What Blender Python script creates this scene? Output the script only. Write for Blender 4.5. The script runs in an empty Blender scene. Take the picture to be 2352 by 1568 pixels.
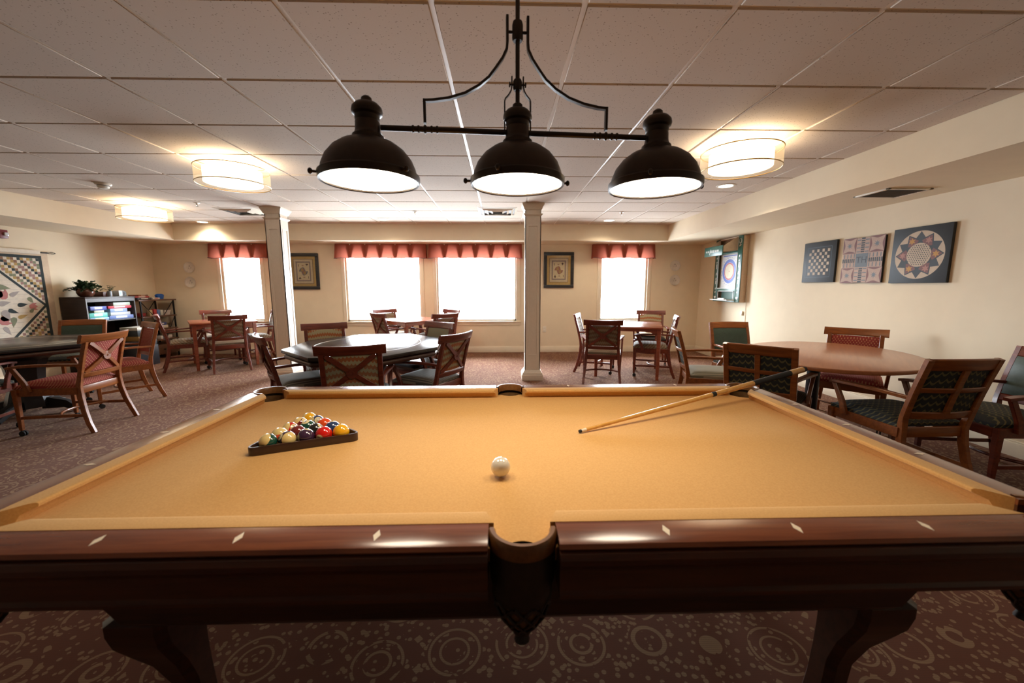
import bpy, bmesh, math, random
from mathutils import Vector, Matrix
random.seed(7)
SC = bpy.context.scene
COL = SC.collection
pi = math.pi
# ------------------------------------------------------------------ camera
CAMZ = 1.315
PITCH, YAW, ROLL, FPX = -0.13719, 0.026527, -0.0014, 903.1
cam = bpy.data.cameras.new('camera')
cam.sensor_width = 36.0
cam.lens = FPX / 2352.0 * 36.0
cam.clip_start = 0.02
cam.clip_end = 200
cam.dof.use_dof = True
cam.dof.focus_distance = 2.4
cam.dof.aperture_fstop = 2.6
camo = bpy.data.objects.new('camera', cam)
COL.objects.link(camo)
cp, sp, cy, sy = math.cos(PITCH), math.sin(PITCH), math.cos(YAW), math.sin(YAW)
fw = Vector((sy * cp, cy * cp, sp)); ri = Vector((cy, -sy, 0)); up = ri.cross(fw)
R_ = ri * math.cos(ROLL) + up * math.sin(ROLL); U_ = up * math.cos(ROLL) - ri * math.sin(ROLL)
m = Matrix((R_, U_, -fw)).transposed().to_4x4(); m.translation = (0, 0, CAMZ)
camo.matrix_world = m
SC.camera = camo
# ------------------------------------------------------------------ world, exposure
W = bpy.data.worlds.new('world'); SC.world = W; W.use_nodes = True
bg = W.node_tree.nodes['Background']
bg.inputs[1].default_value = 34.0
# overcast daylight: bright sky above, dimmer light from the ground below the horizon
wt = W.node_tree; wc = wt.nodes.new('ShaderNodeTexCoord'); ws = wt.nodes.new('ShaderNodeSeparateXYZ'); wr = wt.nodes.new('ShaderNodeValToRGB')
wt.links.new(wc.outputs['Generated'], ws.inputs[0]); wr.color_ramp.elements[0].position = .0; wr.color_ramp.elements[1].position = .06
wr.color_ramp.elements[0].color = (.50, .55, .60, 1); wr.color_ramp.elements[1].color = (.84, .92, 1.0, 1)
wt.links.new(ws.outputs[2], wr.inputs[0]); wt.links.new(wr.outputs[0], bg.inputs[0])
SC.view_settings.view_transform = 'Standard'
SC.view_settings.look = 'None'
SC.view_settings.gamma = 1.0
SC.view_settings.use_curve_mapping = False
SC.view_settings.exposure = 0.72
SC.cycles.max_bounces = 10
SC.cycles.diffuse_bounces = 5
SC.cycles.transparent_max_bounces = 12
SC.cycles.sample_clamp_indirect = 6.0
SC.cycles.caustics_reflective = False
SC.cycles.caustics_refractive = False
LAMP_WARM = (1.0, 0.80, 0.56)
POOL_LAMP = 14.5      # emission of the billiard lamp diffusers
DRUM_W = 19.0         # watts of each ceiling drum bulb
# room numbers
XL, XR, YF, YB = -6.75, 4.0, 7.93, -6.0
FL, FR, FF = -5.78, 3.04, 7.28        # inner faces of the dropped soffit
ZC, ZS = 2.44, 2.15
# windows (x0, x1, z0, z1) and daylight portals
WIN = [(-5.46, -4.70, 0.66, 2.02), (-3.07, -1.60, 0.64, 2.02), (-1.28, 0.30, 0.64, 2.02), (1.99, 2.93, 0.65, 2.02)]
for k, (x0, x1, z0, z1) in enumerate(WIN):
    L = bpy.data.lights.new('window_portal', 'AREA'); L.shape = 'RECTANGLE'
    L.size = x1 - x0; L.size_y = z1 - z0; L.cycles.is_portal = True
    o = bpy.data.objects.new('window_portal', L); COL.objects.link(o)
    o.location = ((x0 + x1) / 2, YF + 0.02, (z0 + z1) / 2); o.rotation_euler = (-pi / 2, 0, 0)

# ------------------------------------------------------------------ helpers
def V(*a): return Vector(a)

class MB:
    """collects shapes, builds them as one mesh object"""
    def __init__(s): s.v = []; s.f = []; s.mi = []; s.m = 0; s.M = None; s.sm = []
    def add(s, vs, fs, smooth=True):
        o = len(s.v)
        for p in vs:
            p = Vector(p)
            s.v.append(s.M @ p if s.M is not None else p)
        for f in fs:
            s.f.append([o + i for i in f]); s.mi.append(s.m); s.sm.append(smooth)
        return s
    def addbm(s, bm, smooth=True):
        bm.verts.index_update()
        s.add([v.co.copy() for v in bm.verts], [[v.index for v in f.verts] for f in bm.faces], smooth); bm.free(); return s
    def box(s, c, d, bev=0.0, rz=0.0, seg=2, M=None):
        bm = bmesh.new(); bmesh.ops.create_cube(bm, size=1)
        for v in bm.verts: v.co = Vector((v.co.x * d[0], v.co.y * d[1], v.co.z * d[2]))
        if bev > 0: bmesh.ops.bevel(bm, geom=bm.edges[:], offset=min(bev, min(d) * .49), segments=seg, affect='EDGES', profile=.5)
        T = Matrix.Translation(c) @ Matrix.Rotation(rz, 4, 'Z')
        if M is not None: T = Matrix.Translation(c) @ M
        bmesh.ops.transform(bm, matrix=T, verts=bm.verts)
        return s.addbm(bm)
    def b2(s, x0, x1, y0, y1, z0, z1, bev=0.0):
        return s.box(((x0 + x1) / 2, (y0 + y1) / 2, (z0 + z1) / 2), (abs(x1 - x0), abs(y1 - y0), abs(z1 - z0)), bev)
    def prism(s, poly, z0, z1, bev=0.0, M=None, seg=2):
        bm = bmesh.new()
        lo = [bm.verts.new((p[0], p[1], z0)) for p in poly]; hi = [bm.verts.new((p[0], p[1], z1)) for p in poly]
        n = len(poly); bm.faces.new(lo[::-1]); bm.faces.new(hi)
        for i in range(n): bm.faces.new((lo[i], lo[(i + 1) % n], hi[(i + 1) % n], hi[i]))
        bmesh.ops.recalc_face_normals(bm, faces=bm.faces)
        if bev > 0:
            es = [e for e in bm.edges if len(e.link_faces) == 2 and e.calc_face_angle(0) > .5]
            bmesh.ops.bevel(bm, geom=es, offset=bev, segments=seg, affect='EDGES', profile=.5)
        if M is not None: bmesh.ops.transform(bm, matrix=M, verts=bm.verts)
        return s.addbm(bm)
    def lathe(s, prof, c=(0, 0, 0), n=32, M=None, a0=0.0, a1=2 * pi):
        full = abs(a1 - a0 - 2 * pi) < 1e-6
        k = n if full else n + 1
        vs = []; fs = []
        for i in range(k):
            a = a0 + (a1 - a0) * i / n
            for r, z in prof:
                p = Vector((r * math.cos(a), r * math.sin(a), z))
                if M is not None: p = M @ p
                vs.append(p + Vector(c))
        q = len(prof)
        for i in range(n):
            j = (i + 1) % k
            for t in range(q - 1):
                fs.append((i * q + t, j * q + t, j * q + t + 1, i * q + t + 1))
        bm = bmesh.new(); bv = [bm.verts.new(p) for p in vs]
        for f in fs:
            try: bm.faces.new([bv[i] for i in f])
            except ValueError: pass
        bmesh.ops.remove_doubles(bm, verts=bm.verts, dist=1e-6)
        return s.addbm(bm)
    def cyl(s, p0, p1, r0, r1=None, n=16, caps=True):
        r1 = r0 if r1 is None else r1
        return s.tube([p0, p1], [r0, r1], n, caps)
    def tube(s, path, r, n=10, caps=True, closed=False):
        P = [Vector(p) for p in path]; N = len(P)
        rr = r if isinstance(r, (list, tuple)) else [r] * N
        vs = []; fs = []
        t0 = (P[1] - P[0]).normalized()
        a = t0.cross(Vector((0, 0, 1)))
        if a.length < 1e-3: a = t0.cross(Vector((0, 1, 0)))
        a.normalize()
        for i in range(N):
            if closed: t = (P[(i + 1) % N] - P[i - 1]).normalized()
            elif i == 0: t = t0
            elif i == N - 1: t = (P[-1] - P[-2]).normalized()
            else: t = ((P[i + 1] - P[i]).normalized() + (P[i] - P[i - 1]).normalized()).normalized()
            a = (a - t * a.dot(t)).normalized(); b = t.cross(a)
            for k in range(n):
                q = 2 * pi * k / n
                vs.append(P[i] + (a * math.cos(q) + b * math.sin(q)) * rr[i])
        for i in range(N if closed else N - 1):
            j = (i + 1) % N
            for k in range(n):
                fs.append((i * n + k, i * n + (k + 1) % n, j * n + (k + 1) % n, j * n + k))
        if caps and not closed:
            fs.append(tuple(range(n))[::-1]); fs.append(tuple((N - 1) * n + k for k in range(n)))
        return s.add(vs, fs)
    def sweep(s, path, wh, side=(1, 0, 0), caps=True):
        """rectangular section: wh = (width along side, thickness) per point or one"""
        P = [Vector(p) for p in path]; N = len(P); S = Vector(side).normalized()
        w = wh if isinstance(wh, list) else [wh] * N
        vs = []; fs = []
        for i in range(N):
            t = (P[min(i + 1, N - 1)] - P[max(i - 1, 0)]).normalized()
            sd = (S - t * S.dot(t)).normalized(); nn = t.cross(sd)
            a, b = w[i][0] / 2, w[i][1] / 2; c = min(a, b) * .28
            for (x, y) in ((a - c, b), (a, b - c), (a, -b + c), (a - c, -b), (-a + c, -b), (-a, -b + c), (-a, b - c), (-a + c, b)):
                vs.append(P[i] + sd * x + nn * y)
        for i in range(N - 1):
            for k in range(8):
                fs.append((i * 8 + k, i * 8 + (k + 1) % 8, i * 8 + 8 + (k + 1) % 8, i * 8 + 8 + k))
        if caps:
            fs.append(tuple(range(8))[::-1]); fs.append(tuple((N - 1) * 8 + k for k in range(8)))
        return s.add(vs, fs)
    def loft(s, rings, caps=True):
        n = len(rings[0]); vs = [p for r in rings for p in r]; fs = []
        for i in range(len(rings) - 1):
            for k in range(n): fs.append((i * n + k, i * n + (k + 1) % n, (i + 1) * n + (k + 1) % n, (i + 1) * n + k))
        if caps: fs.append(tuple(range(n))[::-1]); fs.append(tuple((len(rings) - 1) * n + k for k in range(n)))
        return s.add(vs, fs)
    def grid(s, fn, nu, nv, thick=None):
        vs = [fn(i / nu, j / nv) for j in range(nv + 1) for i in range(nu + 1)]
        fs = [(j * (nu + 1) + i, j * (nu + 1) + i + 1, (j + 1) * (nu + 1) + i + 1, (j + 1) * (nu + 1) + i) for j in range(nv) for i in range(nu)]
        return s.add(vs, fs)
    def ball(s, c, r, sc=(1, 1, 1), n=16, M=None):
        bm = bmesh.new(); bmesh.ops.create_uvsphere(bm, u_segments=n * 2, v_segments=n, radius=r)
        T = Matrix.Translation(c) @ (M if M is not None else Matrix()) @ Matrix.Diagonal((sc[0], sc[1], sc[2], 1))
        bmesh.ops.transform(bm, matrix=T, verts=bm.verts); return s.addbm(bm)
    def flat(s, poly, M, h=0.0):
        """flat polygon in the xy plane of M, lifted h along its z"""
        return s.add([M @ Vector((p[0], p[1], h)) for p in poly], [tuple(range(len(poly)))], False)
    def text(s, txt, size, M, ext=0.0004):
        cu = bpy.data.curves.new('lettering', 'FONT'); cu.body = txt; cu.size = size; cu.extrude = ext
        cu.align_x = 'CENTER'; cu.align_y = 'CENTER'; cu.resolution_u = 3
        o = bpy.data.objects.new('lettering', cu); COL.objects.link(o)
        me = bpy.data.meshes.new_from_object(o.evaluated_get(bpy.context.evaluated_depsgraph_get()))
        s.add([M @ v.co for v in me.vertices], [tuple(p.vertices) for p in me.polygons], False)
        bpy.data.objects.remove(o); bpy.data.curves.remove(cu); bpy.data.meshes.remove(me); return s
    def build(s, name, mats, parent=None, label=None, ang=38, recalc=True):
        me = bpy.data.meshes.new(name)
        me.from_pydata([tuple(v) for v in s.v], [], s.f)
        for mm in (mats if isinstance(mats, (list, tuple)) else [mats]): me.materials.append(mm)
        for p, i, q in zip(me.polygons, s.mi, s.sm): p.material_index = i; p.use_smooth = q
        if recalc:
            bm = bmesh.new(); bm.from_mesh(me); bmesh.ops.recalc_face_normals(bm, faces=bm.faces); bm.to_mesh(me); bm.free()
        me.set_sharp_from_angle(angle=math.radians(ang))
        o = bpy.data.objects.new(name, me); COL.objects.link(o)
        if parent is not None: o.parent = parent
        if label: o['label'] = label
        return o

def tag(o, label, cat, group=None):
    o['label'] = label; o['category'] = cat
    if group: o['group'] = group
    return o
def thing(name, label, cat, loc=(0, 0, 0), rz=0.0, group=None):
    o = bpy.data.objects.new(name, None); COL.objects.link(o); o.empty_display_size = .1
    o.location = loc; o.rotation_euler = (0, 0, rz)
    return tag(o, label, cat, group)
def struct(o): o['kind'] = 'structure'; return o
def dup(src, loc, rz, label, group=None):
    def cp(o, par):
        c = o.copy(); COL.objects.link(c)
        if par is not None: c.parent = par
        for ch in kids.get(o.name, []): cp(ch, c)
        return c
    kids = {}
    for ch in src.children_recursive: kids.setdefault(ch.parent.name, []).append(ch)
    r = cp(src, None)
    r.location = loc; r.rotation_euler = (0, 0, rz); r['label'] = label
    if group: r['group'] = group
    return r

# ------------------------------------------------------------------ materials
class NT:
    def __init__(s, name):
        s.mat = bpy.data.materials.new(name); s.mat.use_nodes = True; s.t = s.mat.node_tree; s.n = s.t.nodes; s.l = s.t.links
        s.b = s.n['Principled BSDF']; s.out = s.n['Material Output']
    def node(s, typ, **kw):
        n = s.n.new(typ)
        for k, v in kw.items():
            if k.startswith('i_'): n.inputs[k[2:].replace('_', ' ')].default_value = v
            else: setattr(n, k, v)
        return n
    def link(s, a, b): s.l.new(a, b); return s
    def coord(s, scale=(1, 1, 1), rot=(0, 0, 0), kind='Object'):
        tc = s.node('ShaderNodeTexCoord'); mp = s.node('ShaderNodeMapping')
        mp.inputs['Scale'].default_value = scale; mp.inputs['Rotation'].default_value = rot
        s.link(tc.outputs[kind], mp.inputs['Vector']); return mp.outputs[0]
    def ramp(s, fac, stops, interp='LINEAR'):
        r = s.node('ShaderNodeValToRGB'); r.color_ramp.interpolation = interp
        e = r.color_ramp.elements
        while len(e) < len(stops): e.new(.5)
        for el, (p, c) in zip(e, stops): el.position = p; el.color = (*c, 1) if len(c) == 3 else c
        s.link(fac, r.inputs[0]); return r.outputs[0]
    def math(s, op, a, b=None, clamp=False):
        n = s.node('ShaderNodeMath', operation=op, use_clamp=clamp)
        for i, x in enumerate((a, b)):
            if x is None: continue
            if isinstance(x, (int, float)): n.inputs[i].default_value = x
            else: s.link(x, n.inputs[i])
        return n.outputs[0]
    def mix(s, fac, a, b):
        n = s.node('ShaderNodeMix', data_type='RGBA')
        for sock, x in ((n.inputs[0], fac), (n.inputs[6], a), (n.inputs[7], b)):
            if isinstance(x, (int, float)): sock.default_value = x
            elif isinstance(x, tuple): sock.default_value = (*x, 1)
            else: s.link(x, sock)
        return n.outputs[2]
    def bump(s, h, strength=.2, dist=.002):
        b = s.node('ShaderNodeBump'); b.inputs['Strength'].default_value = strength; b.inputs['Distance'].default_value = dist
        s.link(h, b.inputs['Height']); s.link(b.outputs[0], s.b.inputs['Normal'])
    def set(s, **kw):
        for k, v in kw.items(): s.b.inputs[k.replace('_', ' ')].default_value = v
        return s
    def color(s, c):
        if isinstance(c, tuple): s.b.inputs['Base Color'].default_value = (*c, 1)
        else: s.link(c, s.b.inputs['Base Color'])
        return s

def plain(name, c, rough=.5, metal=0.0, var=.06, coat=0.0, spec=.5, scale=30):
    """plain surface with a faint procedural mottling"""
    t = NT(name); v = t.coord((scale,) * 3)
    n = t.node('ShaderNodeTexNoise'); n.inputs['Scale'].default_value = 1.0; n.inputs['Detail'].default_value = 3; t.link(v, n.inputs['Vector'])
    t.color(t.ramp(n.outputs[0], [(.3, tuple(x * (1 - var) for x in c)), (.7, tuple(min(1, x * (1 + var)) for x in c))]))
    t.set(Roughness=rough, Metallic=metal); t.b.inputs['Coat Weight'].default_value = coat; t.b.inputs['Specular IOR Level'].default_value = spec
    return t.mat
def wood(name, c0, c1, rough=.3, coat=.4, scale=(3, 40, 40)):
    t = NT(name); v = t.coord(scale)
    n = t.node('ShaderNodeTexNoise'); n.inputs['Scale'].default_value = 1.0; n.inputs['Detail'].default_value = 5; n.inputs['Distortion'].default_value = .6
    t.link(v, n.inputs['Vector'])
    t.color(t.ramp(n.outputs[0], [(.3, c0), (.68, c1)])); t.set(Roughness=rough)
    t.b.inputs['Coat Weight'].default_value = coat; t.b.inputs['Coat Roughness'].default_value = .15
    return t.mat
def emis(name, c, s):
    t = NT(name); t.set(Base_Color=(0, 0, 0, 1)); t.b.inputs['Emission Color'].default_value = (*c, 1); t.b.inputs['Emission Strength'].default_value = s
    return t.mat
def fabric_dots(name, base, dot, sc=70.0, thr=.32, rough=.85, plane='xz'):
    """woven cloth with a small repeated dot"""
    t = NT(name); v = t.coord((sc, sc, sc))
    a = t.node('ShaderNodeSeparateXYZ'); t.link(v, a.inputs[0])
    fx = t.math('SINE', a.outputs[0]); fz = t.math('SINE', t.math('ADD', a.outputs[2], a.outputs[1]))
    p = t.math('MULTIPLY', fx, fz)
    t.color(t.mix(t.math('GREATER_THAN', p, thr), base, dot)); t.set(Roughness=rough); return t.mat
def fabric_weave(name, c1, c2, c3, sx=90.0, sz=62.0):
    t = NT(name); v = t.coord((sx, sz, sz)); a = t.node('ShaderNodeSeparateXYZ'); t.link(v, a.inputs[0])
    row = t.math('ADD', a.outputs[2], a.outputs[1])
    z = t.math('ABSOLUTE', t.math('SINE', t.math('MULTIPLY', a.outputs[0], 1.3)))
    s1 = t.math('SINE', t.math('ADD', t.math('MULTIPLY', row, 2.4), t.math('MULTIPLY', z, 1.6)))
    c = t.mix(t.math('GREATER_THAN', s1, .0), c1, c2)
    s2 = t.math('SINE', t.math('MULTIPLY', row, 0.6))
    c = t.mix(t.math('MULTIPLY', t.math('GREATER_THAN', s2, .35), .35), c, c3)
    t.color(c); t.set(Roughness=.85); return t.mat
def fabric_stripe(name, c1, c2, sx=75.0):
    t = NT(name); v = t.coord((sx, sx, sx)); a = t.node('ShaderNodeSeparateXYZ'); t.link(v, a.inputs[0])
    t.color(t.mix(t.math('GREATER_THAN', t.math('SINE', a.outputs[0]), .1), c1, c2)); t.set(Roughness=.8); return t.mat
def fabric_scale(name, base, line, sc=84.0):
    """scallop outline cloth"""
    t = NT(name); v = t.coord((sc, sc, sc)); a = t.node('ShaderNodeSeparateXYZ'); t.link(v, a.inputs[0])
    r = t.math('ADD', a.outputs[2], a.outputs[1])
    z = t.math('ABSOLUTE', t.math('SINE', t.math('MULTIPLY', a.outputs[0], .9)))
    s1 = t.math('SINE', t.math('ADD', t.math('MULTIPLY', r, 2.0), t.math('MULTIPLY', z, 2.6)))
    t.color(t.mix(t.math('GREATER_THAN', s1, .62), base, line)); t.set(Roughness=.8); return t.mat

M_ = {}
M_['wall'] = plain('wall_paint', (.80, .685, .50), .75, var=.02, scale=6)
M_['wallR'] = M_['wall']
M_['trim'] = plain('trim_paint', (.84, .75, .58), .45, var=.02, scale=8)
M_['white'] = plain('white_paint', (.80, .74, .62), .4, var=.02)
M_['column'] = plain('column_paint', (.84, .77, .66), .4, var=.02)
M_['tee'] = plain('ceiling_tee', (.78, .70, .60), .4, var=.02)
# ceiling tiles: speckled
t = NT('ceiling_tile'); v = t.coord((1, 1, 1))
vo = t.node('ShaderNodeTexVoronoi'); vo.inputs['Scale'].default_value = 62; t.link(v, vo.inputs['Vector'])
no = t.node('ShaderNodeTexNoise'); no.inputs['Scale'].default_value = 40; t.link(v, no.inputs['Vector'])
f = t.math('MULTIPLY', t.math('LESS_THAN', vo.outputs['Distance'], .20), t.math('GREATER_THAN', no.outputs[0], .47))
t.color(t.mix(t.math('MULTIPLY', f, .8), (.60, .50, .405), (.30, .22, .15))); t.set(Roughness=.9); M_['tile'] = t.mat
# carpet: dark red-brown with tan medallions and flecks
t = NT('carpet'); v = t.coord((1, 1, 1))
v3 = t.node('ShaderNodeTexVoronoi'); v3.inputs['Scale'].default_value = 4.1; v3.inputs['Randomness'].default_value = .38
t.link(v, v3.inputs['Vector'])
d = v3.outputs['Distance']
vf = t.node('ShaderNodeTexVoronoi'); vf.inputs['Scale'].default_value = 36; t.link(v, vf.inputs['Vector'])
vc = t.node('ShaderNodeTexVoronoi', distance='MANHATTAN'); vc.inputs['Scale'].default_value = 17; t.link(v, vc.inputs['Vector'])
def band(x, a, b): return t.math('MULTIPLY', t.math('GREATER_THAN', x, a), t.math('LESS_THAN', x, b))
gap = t.math('GREATER_THAN', vc.outputs['Distance'], .47)
rings = t.math('MULTIPLY', t.math('MAXIMUM', band(d, .365, .405), band(d, .215, .250)), gap)
core = t.math('LESS_THAN', d, .06)
fl = t.math('MULTIPLY', t.math('LESS_THAN', vf.outputs['Distance'], .33), t.math('MAXIMUM', t.math('GREATER_THAN', d, .43), t.math('MAXIMUM', band(d, .27, .35), band(d, .10, .19))))
tri = t.math('MULTIPLY', t.math('LESS_THAN', vc.outputs['Distance'], .30), t.math('GREATER_THAN', d, .45))
pat = t.math('MAXIMUM', t.math('MAXIMUM', rings, core), t.math('MAXIMUM', fl, tri))
wv = t.node('ShaderNodeTexWave', bands_direction='Y'); wv.inputs['Scale'].default_value = 38; t.link(v, wv.inputs['Vector'])
c = t.mix(t.math('MULTIPLY', pat, .9), (.145, .054, .029), (.31, .190, .102))
c = t.mix(t.math('MULTIPLY', wv.outputs['Fac'], .25), c, (.11, .045, .025))
t.color(c); t.set(Roughness=.95); t.b.inputs['Specular IOR Level'].default_value = .1; t.b.inputs['Sheen Weight'].default_value = .10; t.b.inputs['Sheen Roughness'].default_value = .4; t.b.inputs['Sheen Tint'].default_value = (1, .86, .74, 1)
t.bump(pat, .3, .004); M_['carpet'] = t.mat
# pool cloth
t = NT('pool_cloth'); v = t.coord((220,) * 3); no = t.node('ShaderNodeTexNoise'); no.inputs['Scale'].default_value = 1; t.link(v, no.inputs['Vector'])
t.color(t.ramp(no.outputs[0], [(.35, (.60, .325, .105)), (.65, (.66, .37, .128))])); t.set(Roughness=.92)
t.b.inputs['Specular IOR Level'].default_value = .15; t.b.inputs['Sheen Weight'].default_value = .25; t.b.inputs['Sheen Tint'].default_value = (1, .8, .5, 1)
M_['cloth'] = t.mat
M_['railwood'] = wood('pool_rail_wood', (.13, .032, .011), (.23, .064, .022), .22, .5, (4, 60, 60))
M_['railwood_shaded'] = wood('pool_rail_wood_shaded', (.055, .016, .007), (.10, .028, .010), .3, .25, (4, 50, 50))  # rail wood again, darkened so the colour carries the front face's shade
M_['cabwood'] = wood('pool_cabinet_wood', (.035, .012, .006), (.07, .022, .010), .35, .2, (4, 50, 50))
M_['mahog'] = wood('mahogany_wood', (.10, .018, .009), (.20, .038, .015), .34, .2)
M_['mahogtop'] = wood('mahogany_top_wood', (.24, .055, .026), (.34, .085, .040), .22, .5)
M_['cherry'] = wood('cherry_wood', (.19, .052, .009), (.33, .098, .017), .36, .2)
M_['cherrytop'] = wood('cherry_top_wood', (.42, .15, .055), (.50, .19, .075), .3, .35)
M_['blacktop'] = plain('black_table_laminate', (.022, .018, .016), .22, var=.1)
M_['black'] = plain('black_paint', (.012, .011, .011), .35)
M_['bronze'] = plain('dark_bronze_metal', (.036, .024, .016), .40, metal=.4, var=.15)
M_['iron'] = plain('black_iron', (.015, .014, .014), .45, metal=.6)
M_['chrome'] = plain('chrome', (.7, .7, .7), .15, metal=1.0)
M_['leather'] = plain('black_pocket_leather', (.030, .018, .010), .4, var=.2, scale=80)
M_['leathertan'] = plain('tan_pocket_leather', (.20, .082, .024), .30, var=.15, scale=80)
M_['rubber'] = plain('black_rubber', (.012, .012, .012), .7)
M_['ivory'] = plain('ivory_inlay', (.80, .68, .50), .3)
M_['ballwhite'] = plain('cue_ball_resin', (.80, .74, .62), .06, coat=1.0, var=.01)
M_['greenleather'] = plain('green_leather', (.045, .075, .058), .45, var=.12, scale=60)
M_['blackleather'] = plain('black_leather', (.02, .02, .02), .28, var=.15, scale=60)
M_['red_dot'] = fabric_dots('red_dotted_cloth', (.29, .036, .030), (.52, .26, .12), 260.0, .5)
M_['weave'] = fabric_weave('orange_green_weave', (.38, .13, .045), (.40, .36, .22), (.10, .12, .09))
M_['muted'] = fabric_weave('muted_brown_weave', (.20, .11, .06), (.26, .22, .15), (.08, .08, .06))
M_['sage'] = fabric_dots('sage_floral_cloth', (.26, .26, .18), (.38, .22, .10), 200.0, .75)
M_['scallop'] = fabric_scale('navy_scallop_cloth', (.018, .022, .022), (.13, .11, .045))
M_['stripe'] = fabric_stripe('green_stripe_cloth', (.16, .15, .10), (.32, .28, .20), 240.0)
M_['greystripe'] = fabric_stripe('grey_stripe_cloth', (.10, .10, .09), (.30, .28, .23), 330.0)
# ------------------------------------------------------------------ room shell
b = MB(); b.b2(XL - .2, XR + .2, YB - .2, YF + .2, -.2, 0); struct(b.build('floor', M_['carpet']))
b = MB(); b.b2(XL - .15, XL, YB, YF + .15, 0, 2.6); struct(b.build('wall_left', M_['wall']))
b = MB(); b.b2(XR, XR + .15, YB, YF + .15, 0, 2.6); struct(b.build('wall_right', M_['wallR']))
b = MB(); b.b2(XL, XR, YB - .15, YB, 0, 2.6); struct(b.build('wall_rear', plain('rear_wall_low_bounce', (.16, .115, .08), .7)))  # unseen rear wall, coloured dark to cut bounce light on the foreground
b = MB()
xs = [XL] + [q for w in WIN for q in w[:2]] + [XR]
for i in range(0, len(xs), 2): b.b2(xs[i], xs[i + 1], YF, YF + .15, 0, 2.6)
for (x0, x1, z0, z1) in WIN: b.b2(x0, x1, YF, YF + .15, 0, z0); b.b2(x0, x1, YF, YF + .15, z1, 2.6)
struct(b.build('wall_far', M_['wall']))
# ceiling: tegular tiles in a tee grid
b = MB(); b.b2(XL, XR, YB, YF, ZC, ZC + .08); b.m = 1
GX, GY, GS = -.274, 2.347, .6144
for i in range(-10, 7):
    for j in range(-15, 10):
        x0 = max(GX + GS * i + .011, FL + .002); x1 = min(GX + GS * (i + 1) - .011, FR - .002)
        y0 = max(GY + GS * j + .009, YB); y1 = min(GY + GS * (j + 1) - .009, FF - .002)
        if x1 - x0 < .02 or y1 - y0 < .02: continue
        b.box(((x0 + x1) / 2, (y0 + y1) / 2, ZC - .001), (x1 - x0, y1 - y0, .014), .003, seg=1)
struct(b.build('ceiling', [M_['tee'], M_['tile']]))
for nm, q in (('trim_1', (XL, FL, YB, YF)), ('trim_2', (FR, XR, YB, YF)), ('trim_3', (FL, FR, FF, YF))):
    b = MB(); b.b2(*q, ZS, ZC + .05)
    o = struct(b.build(nm, M_['wall'])); o['label'] = 'dropped cream soffit along the edge of the tiled ceiling'
def baseboard(nm, x0, x1, y0, y1, ax):
    b = MB()
    if ax == 'x+': b.b2(x0, x0 + .016, y0, y1, 0, .11, .003); b.b2(x0, x0 + .010, y0, y1, .11, .125, .003)
    if ax == 'x-': b.b2(x1 - .016, x1, y0, y1, 0, .11, .003); b.b2(x1 - .010, x1, y0, y1, .11, .125, .003)
    if ax == 'y-': b.b2(x0, x1, y1 - .016, y1, 0, .11, .003); b.b2(x0, x1, y1 - .010, y1, .11, .125, .003)
    struct(b.build(nm, M_['trim']))
baseboard('baseboard_left', XL, XL, YB, YF, 'x+')
baseboard('baseboard_right', XR, XR, YB, YF, 'x-')
baseboard('baseboard_far', XL + .017, XR - .017, YF, YF, 'y-')
# windows
t = NT('window_glass'); tr = t.node('ShaderNodeBsdfTransparent'); gl = t.node('ShaderNodeBsdfGlossy'); gl.inputs['Roughness'].default_value = .02
fr = t.node('ShaderNodeFresnel'); fr.inputs[0].default_value = 1.25; mx = t.node('ShaderNodeMixShader')
t.link(fr.outputs[0], mx.inputs[0]); t.link(tr.outputs[0], mx.inputs[1]); t.link(gl.outputs[0], mx.inputs[2]); t.link(mx.outputs[0], t.out.inputs[0])
M_['glass'] = t.mat
for k, (x0, x1, z0, z1) in enumerate(WIN):
    w = bpy.data.objects.new('window_%d' % (k + 1), None); COL.objects.link(w); struct(w)
    w.location = ((x0 + x1) / 2, YF, z0); w['label'] = 'bright window in the far wall with cream trim'
    h = (x1 - x0) / 2; H = z1 - z0
    b = MB()
    for s in (-1, 1):
        b.b2(s * h, s * (h + .07), -.018, 0, -.02, H + .07, .004)      # casing
        b.b2(s * (h - .03), s * h, .03, .09, 0, H)                       # sash stile
    b.b2(-h - .07, h + .07, -.018, 0, H, H + .07, .004)
    b.b2(-h, h, .03, .09, 0, .035); b.b2(-h, h, .03, .09, H - .035, H)
    b.build('window_frame', M_['trim'], w)
    b = MB(); b.b2(-h - .09, h + .09, -.045, .03, -.025, 0, .006); b.b2(-h - .07, h + .07, -.016, 0, -.085, -.025, .004)
    b.build('window_sill', M_['trim'], w)
    b = MB(); b.b2(-h + .02, h - .02, .058, .062, .02, H - .02); b.build('pane', M_['glass'], w)
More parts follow.
